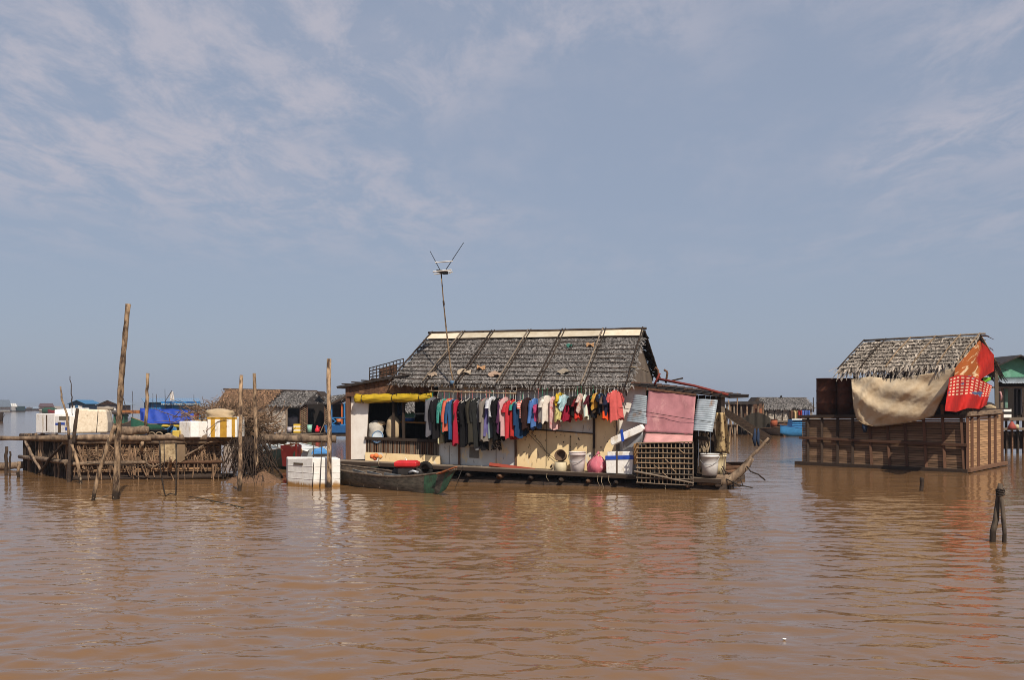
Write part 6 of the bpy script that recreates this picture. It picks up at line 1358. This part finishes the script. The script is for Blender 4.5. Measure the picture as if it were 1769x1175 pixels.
far_boat(-16, 4, 728, 128, W_dark, 'dark boat just entering at the left edge of the water')
stake('mast', 9, 716, 3, 724, .04, .03, W_rodd, 'slanting oar on the dark boat at the left edge', Y=128.0, cat='oar')

# 5 houses and boats behind, between main house and right hut
Y = 74.0
RH = thing('thatched_house', tuple(px(1360, 752, Y)), 'grey thatched floating house with matting wall between the two near houses', 'house')
thatch_face(RH, px(1309, 687.5, Y + 2.2), px(1392, 688, Y + 2.2), px(1408, 706, Y - .3), px(1320, 708, Y - .3), 0, 8, 22, THATCH, leaf=(.06, .34), lift=.05)
pbox([(1309, 687), (1320, 708), (1301, 700)], Y + .3, 1.6, 'gable', W_dark, RH); MB().tube([px(1308, 687.3, Y + 2.2), px(1393, 687.8, Y + 2.2)], .05, 6).build('ridge_pole', W_rodd, RH)
pbox([(1308.5, 686.5), (1311, 686.5), (1300, 701), (1298, 700)], Y - .2, 2.0, 'barge_board', W_dark, RH)
for k in range(6): pbox(R4(1326 + k * 13, 1338.6 + k * 13, 707, 727), Y + rnd.uniform(0, .04), .08, 'wall_mat', MATTING, RH)
for k in range(6): pbox(R4(1325.4 + k * 13, 1326.6 + k * 13, 707, 730), Y - .06, .1, 'wall_post', W_dark, RH)
pbox(R4(1298, 1326, 702, 745), Y + 2.0, .1, 'porch_back', DKIN, RH)
pbox(R4(1316, 1319, 702, 747), Y - .1, .12, 'porch_post', W_grey, RH); pbox(R4(1322, 1325, 705, 747), Y - .1, .12, 'porch_post', W_grey, RH)
pbox(R4(1296, 1410, 727, 730), Y - .5, 3.5, 'deck', W_grey, RH); pbox(R4(1340, 1412, 730.5, 748), Y - .2, 3.0, 'under_deck', W_dark, RH)
for k in range(5): pbox(R4(1340 + k * 14, 1343 + k * 14, 731, 752), Y - .5, .2, 'pile', W_brown, RH)
pbox(R4(1345, 1372, 731.5, 735.5), Y - .55, .2, 'beam', W_brown, RH); pbox(R4(1345, 1372, 738, 741), Y - .55, .2, 'beam', W_red, RH)
MB().tube([px(1348.5, 687, Y + 2), px(1350, 684.5, Y + 2), px(1351, 685, Y + 2)], [.06, .09, .04], 6).build('roof_hook', BLACK, None, True, label='small dark hooked piece sticking up from the grey thatched ridge', cat='hook')
for (u, c, lab) in ((1364, (92, 66, 52), 'dark cloth hanging on the matting wall'), (1371, (196, 172, 130), 'tan cloth hanging on the matting wall'), (1379, (150, 44, 48), 'red cloth hanging on the matting wall'), (1386, (92, 116, 186), 'blue cloth hanging on the matting wall'), (1393, (70, 100, 170), 'deep blue cloth hanging at the end of the matting wall')):
    MB().grid(lambda i, j, u=u: px(u + 6.5 * i, 709 + (15 + 3 * math.sin(u)) * j, Y - .25 + .08 * math.sin(i * 9 + u)), 6, 4, Vector((0, .03, 0))).build('hanging_cloth', plain('far_cloth_%d' % u, *c, .9), None, True, label=lab, cat='cloth')
Y = 71.0
SH = thing('stilt_shed', tuple(px(1285, 752, Y)), 'dark open shed on stilts behind the right end of the main house', 'shed')
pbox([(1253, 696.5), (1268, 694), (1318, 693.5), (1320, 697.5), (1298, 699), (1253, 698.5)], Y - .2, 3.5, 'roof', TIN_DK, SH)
pbox(R4(1262, 1318, 698, 720), Y + 2.8, .1, 'back_wall', W_red, SH); pbox(R4(1278, 1288, 699, 722), Y + .4, .1, 'wall_board', W_red, SH); pbox(R4(1270, 1277, 699, 722), Y + .4, .1, 'wall_board', W_dark, SH)
pbox(R4(1305, 1317, 706, 720), Y + .5, .1, 'wall_board', plain('rust_board', 150, 92, 64), SH); pbox(R4(1254, 1320, 721, 724), Y - .2, 3.2, 'floor', W_dark, SH)
for u in (1256, 1262, 1268, 1280, 1290, 1300, 1310, 1318): MB().tube([px(u, 697, Y), px(u + rnd.uniform(-2, 3), 754, Y)], .07, 6).build('stilt', W_rod if u % 4 else W_grey, SH)
for (a, b) in (((1258, 735), (1300, 735)), ((1280, 752), (1296, 722)), ((1300, 735), (1330, 735)), ((1285, 728), (1300, 748))): MB().tube([px(*a, Y - .1), px(*b, Y - .1)], .06, 6).build('brace', W_rodd, SH)
pbox(R4(1255, 1332, 733, 752), Y + 1.5, .2, 'net_wall', plain('dark_net', 60, 52, 46, .95), SH)
MB().grid(lambda i, j: px(1284 + 46 * i, 722 - 9 * math.sin(math.pi * i) + (28 - 10 * abs(i - .5)) * j, Y - .5 + .1 * math.sin(i * 20)), 20, 6).build('net_drape', plain('brown_green_net', 58, 52, 44, .95, bump=.6), SH, True)
pbox(R4(1249, 1268, 701, 714), Y + 5, 2, 'tin_screen', plain('pale_tin', 170, 178, 186, .6), SH)
stake('mast', 1274, 679, 1273, 753, .06, .04, W_rod, 'tall thin pole before the stilt shed', Y=69.0, cat='pole'); stake('mast', 1258, 691, 1266, 752, .05, .04, W_bamboo, 'pale leaning pole at the left of the stilt shed', Y=69.0, cat='pole')
stake('mast', 1405, 687, 1405.5, 712, .05, .03, W_rodd, 'short dark mast beside the rusty drums', Y=70.0, cat='mast')
dr = thing('orange_drum', tuple(px(1337, 735, 70)), 'rusty orange drum on a boat by the matting walled house', 'drum')
MB().lathe(px(1337, 737, 70), [(0, 0), (.24, 0), (.25, .25), (.24, .5), (0, .5)], 16).build('barrel', plain('orange_rust', 156, 84, 56, .8), dr, True); MB().lathe(px(1337, 737, 70), [(.25, .46), (.27, .48), (.25, .52), (0, .52)], 16).build('drum_lid', STEEL_RUST, dr, True)
bb = thing('brown_boat', tuple(px(1340, 749, 70)), 'low brown boat carrying the orange drum', 'boat')
a, b = px(1318, 748, 70.5), px(1351, 748, 69.5); hull(bb, (a.x, a.y), (b.x, b.y), lambda q: .5 * math.sin(math.pi * min(.95, .2 + .75 * q)) ** .6 + .03, lambda q: .45 + .15 * q, lambda q: -.1, W_dark, n=12, inner=W_brown)
bl = thing('blue_boat', tuple(px(1385, 752, 68)), 'bright blue wooden boat poking out left of the slatted pen', 'boat')
a, b = px(1432, 752, 69), px(1348, 752, 67.5); hull(bl, (a.x, a.y), (b.x, b.y), lambda q: .7 * (1 if q < .55 else max(.04, 1 - ((q - .55) / .45) ** 1.8)), lambda q: .55 + .20 * max(0, q - .7) / .3, lambda q: -.1 + .3 * max(0, q - .8) / .2, plain('blue_hull', 62, 130, 184, .5), n=16, inner=BLU2)
pbox([(1370, 725.5), (1420, 725), (1420, 744), (1367, 744)], 67.6, 1.2, 'cabin', plain('sky_blue_cabin', 70, 148, 206, .5), bl); MB().beam(px(1368, 725, 67.5), px(1420, 724.5, 67.5), .1, .1).build('cabin_edge', plain('pale_edge', 196, 206, 210, .6), bl)
for k in range(4): MB().beam(px(1369, 728.5 + k * 3.6, 67.58), px(1420, 728.5 + k * 3.6, 67.58), .03, .03).build('plank_seam', BLU2, bl)

# 6 green house at the right edge
Y = 44.0
GH = thing('green_house', tuple(px(1765, 783, Y)), 'green gabled stilt house cut off by the right edge', 'house')
GRN = plain('green_wall', 96, 152, 128, .7, spots=(rgb(120, 170, 150), 1.2, .52, .1, .6))
pbox([(1724, 632), (1764, 615.5), (1800, 632), (1800, 653), (1724, 653)], Y, .1, 'gable_wall', GRN, GH)
for a, b in (((1764, 613), (1715, 635)), ((1764, 613), (1815, 635))): MB().prism([px(*a, Y - .5), px(*b, Y - .5), px(b[0], b[1] + 2.4, Y - .5), px(a[0], a[1] + 2.4, Y - .5)], Vector((0, 5, 0))).build('roof', TIN_DK, GH)
A_, B_ = px(1718, 652, Y), px(1805, 651, Y); C_ = Vector((0, -.75, -.28))
MB().grid(lambda i, j: A_.lerp(B_, i) + C_ * j + Vector((0, 0, .015 * math.sin(i * 2 * math.pi * 32))), 256, 2, -zup * .012).build('tin_awning', TIN, GH, True)
pbox(R4(1715, 1805, 668, 671), Y - .4, .1, 'lintel', W_grey, GH); pbox(R4(1722, 1805, 660, 668), Y + .3, .1, 'dark_band', DKIN, GH)
pbox(R4(1720, 1805, 660, 722), Y + 3.0, .1, 'back_wall', DKIN, GH)
for u, m in ((1739, plain('green_post', 100, 130, 116)), (1731, W_grey), (1756, W_dark), (1768, W_dark)): pbox(R4(u - 2.3, u + 2.3, 670, 724), Y + (0 if u < 1750 else 1.4), .12, 'post', m, GH)
MB().grid(lambda i, j: px(1752 + 14 * i, 672 + 46 * j, Y + 1.0 + .12 * math.sin(i * 14)), 14, 4, Vector((0, .03, 0))).build('curtain', plain('grey_curtain', 96, 94, 96, .9), GH, True)
plank('rail_beam', px(1722, 724.5, Y - .5), px(1805, 724, Y - .5), .15, .16, W_grey, GH); plank('rail_beam', px(1722, 741.5, Y - .5), px(1805, 741, Y - .5), .2, .1, W_grey, GH)
pbox(R4(1722, 1805, 745, 776), Y, .1, 'under_wall', W_dark, GH)
for k in range(7): pbox(R4(1728 + k * 10, 1730.5 + k * 10, 726, 786), Y - .3, .12, 'pile', W_dark if k % 2 else W_brown, GH)
for k in range(6): plank('under_slat', px(1724, 749 + k * 5, Y - .12), px(1805, 749 + k * 5, Y - .12), .03, .08, W_dark, GH)
WBX = thing('white_box', tuple(px(1741, 722, Y - .5)), 'white foam box with dark band on the rail of the green house', 'box')
bev(pbox(R4(1734, 1747.5, 707, 722), Y - .7, .35, 'body', STYRO, WBX), .01); pbox(R4(1733.7, 1747.8, 711.5, 715.5), Y - .715, .38, 'band', BLACK, WBX)
MB().lathe(px(1748, 741, Y - .6), [(0, 0), (.2, 0), (.13, .16), (.05, .30), (0, .34)], 12).build('red_bag', plain('dusty_red_bag', 168, 84, 76, .8), None, True, label='small dusty red bag on the lower beam of the green house', cat='bag')
MB().lathe(px(1756.5, 741, Y - .6), [(0, 0), (.09, 0), (.10, .14), (.05, .2), (0, .2)], 12).build('cream_jar', plain('cream_jar', 206, 196, 164, .5), None, True, label='small cream jar right of the dusty red bag', cat='jar')
MB().tube([px(1726, 678, Y - .5), px(1728, 677, Y - .55), px(1730, 684, Y - .55), px(1729.5, 692, Y - .5)], .04, 7).build('pink_hose', plain('pink_hose', 196, 150, 150, .5), None, True, label='pale pink hose loop hung beside the green house post', cat='hose')

# ================================================================== neighbour seen through the window, small things afloat
Y = 47.0
NH = thing('neighbour_hut', tuple(px(690, 760, Y)), 'grey thatched hut seen only through the open window of the main house', 'hut')
thatch_face(NH, px(625, 684, Y + 2), px(752, 682, Y + 2), px(760, 712, Y - .3), px(615, 713, Y - .3), 0, 7, 18, THATCH, leaf=(.06, .34), lift=.05)
for k in range(7): pbox(R4(622 + k * 19, 640.5 + k * 19, 712, 752), Y + rnd.uniform(0, .03), .08, 'wall_board', plain('teal_board', 46, 96, 84) if k % 3 == 1 else W_dark, NH)
pbox(R4(612, 764, 752, 778), Y - .5, 3.5, 'float', W_dark, NH)
MB().tube([px(325, 858, wl(860)), px(345, 861, wl(863)), px(372, 867, wl(869)), px(398, 872, wl(874)), px(421, 878, wl(880))], [.006, .008, .012, .008, .014], 6).build('weed_strand', plain('dark_weed', 54, 54, 46, .6), None, True, label='dark strand of weed drifting below the platform cable', cat='weed')
wsp = px(1355, 1107, wl(1107)); wsp.z = .01
MB().lathe(wsp, [(0, .008), (.012, .008), (.02, .004), (.016, 0), (0, -.01)], 10).build('foam_scrap', STYRO, None, True, label='tiny white foam scrap floating in the right foreground', cat='scrap')
# ================================================================== humid air over the lake
hm_ = bpy.data.materials.new('humid_air'); hm_.use_nodes = True
_nt = hm_.node_tree; _nt.nodes.clear()
_o = _nt.nodes.new('ShaderNodeOutputMaterial'); _v = _nt.nodes.new('ShaderNodeVolumePrincipled')
_v.inputs['Color'].default_value = (.50, .58, .70, 1); _v.inputs['Density'].default_value = .0004; _v.inputs['Anisotropy'].default_value = 0.0
_nt.links.new(_v.outputs[0], _o.inputs['Volume'])
hz_ = MB().box((0, 0, 3.3), (14000, 0, 0), (0, 14000, 0), (0, 0, 8.6)).build('haze', hm_, None, kind='stuff')
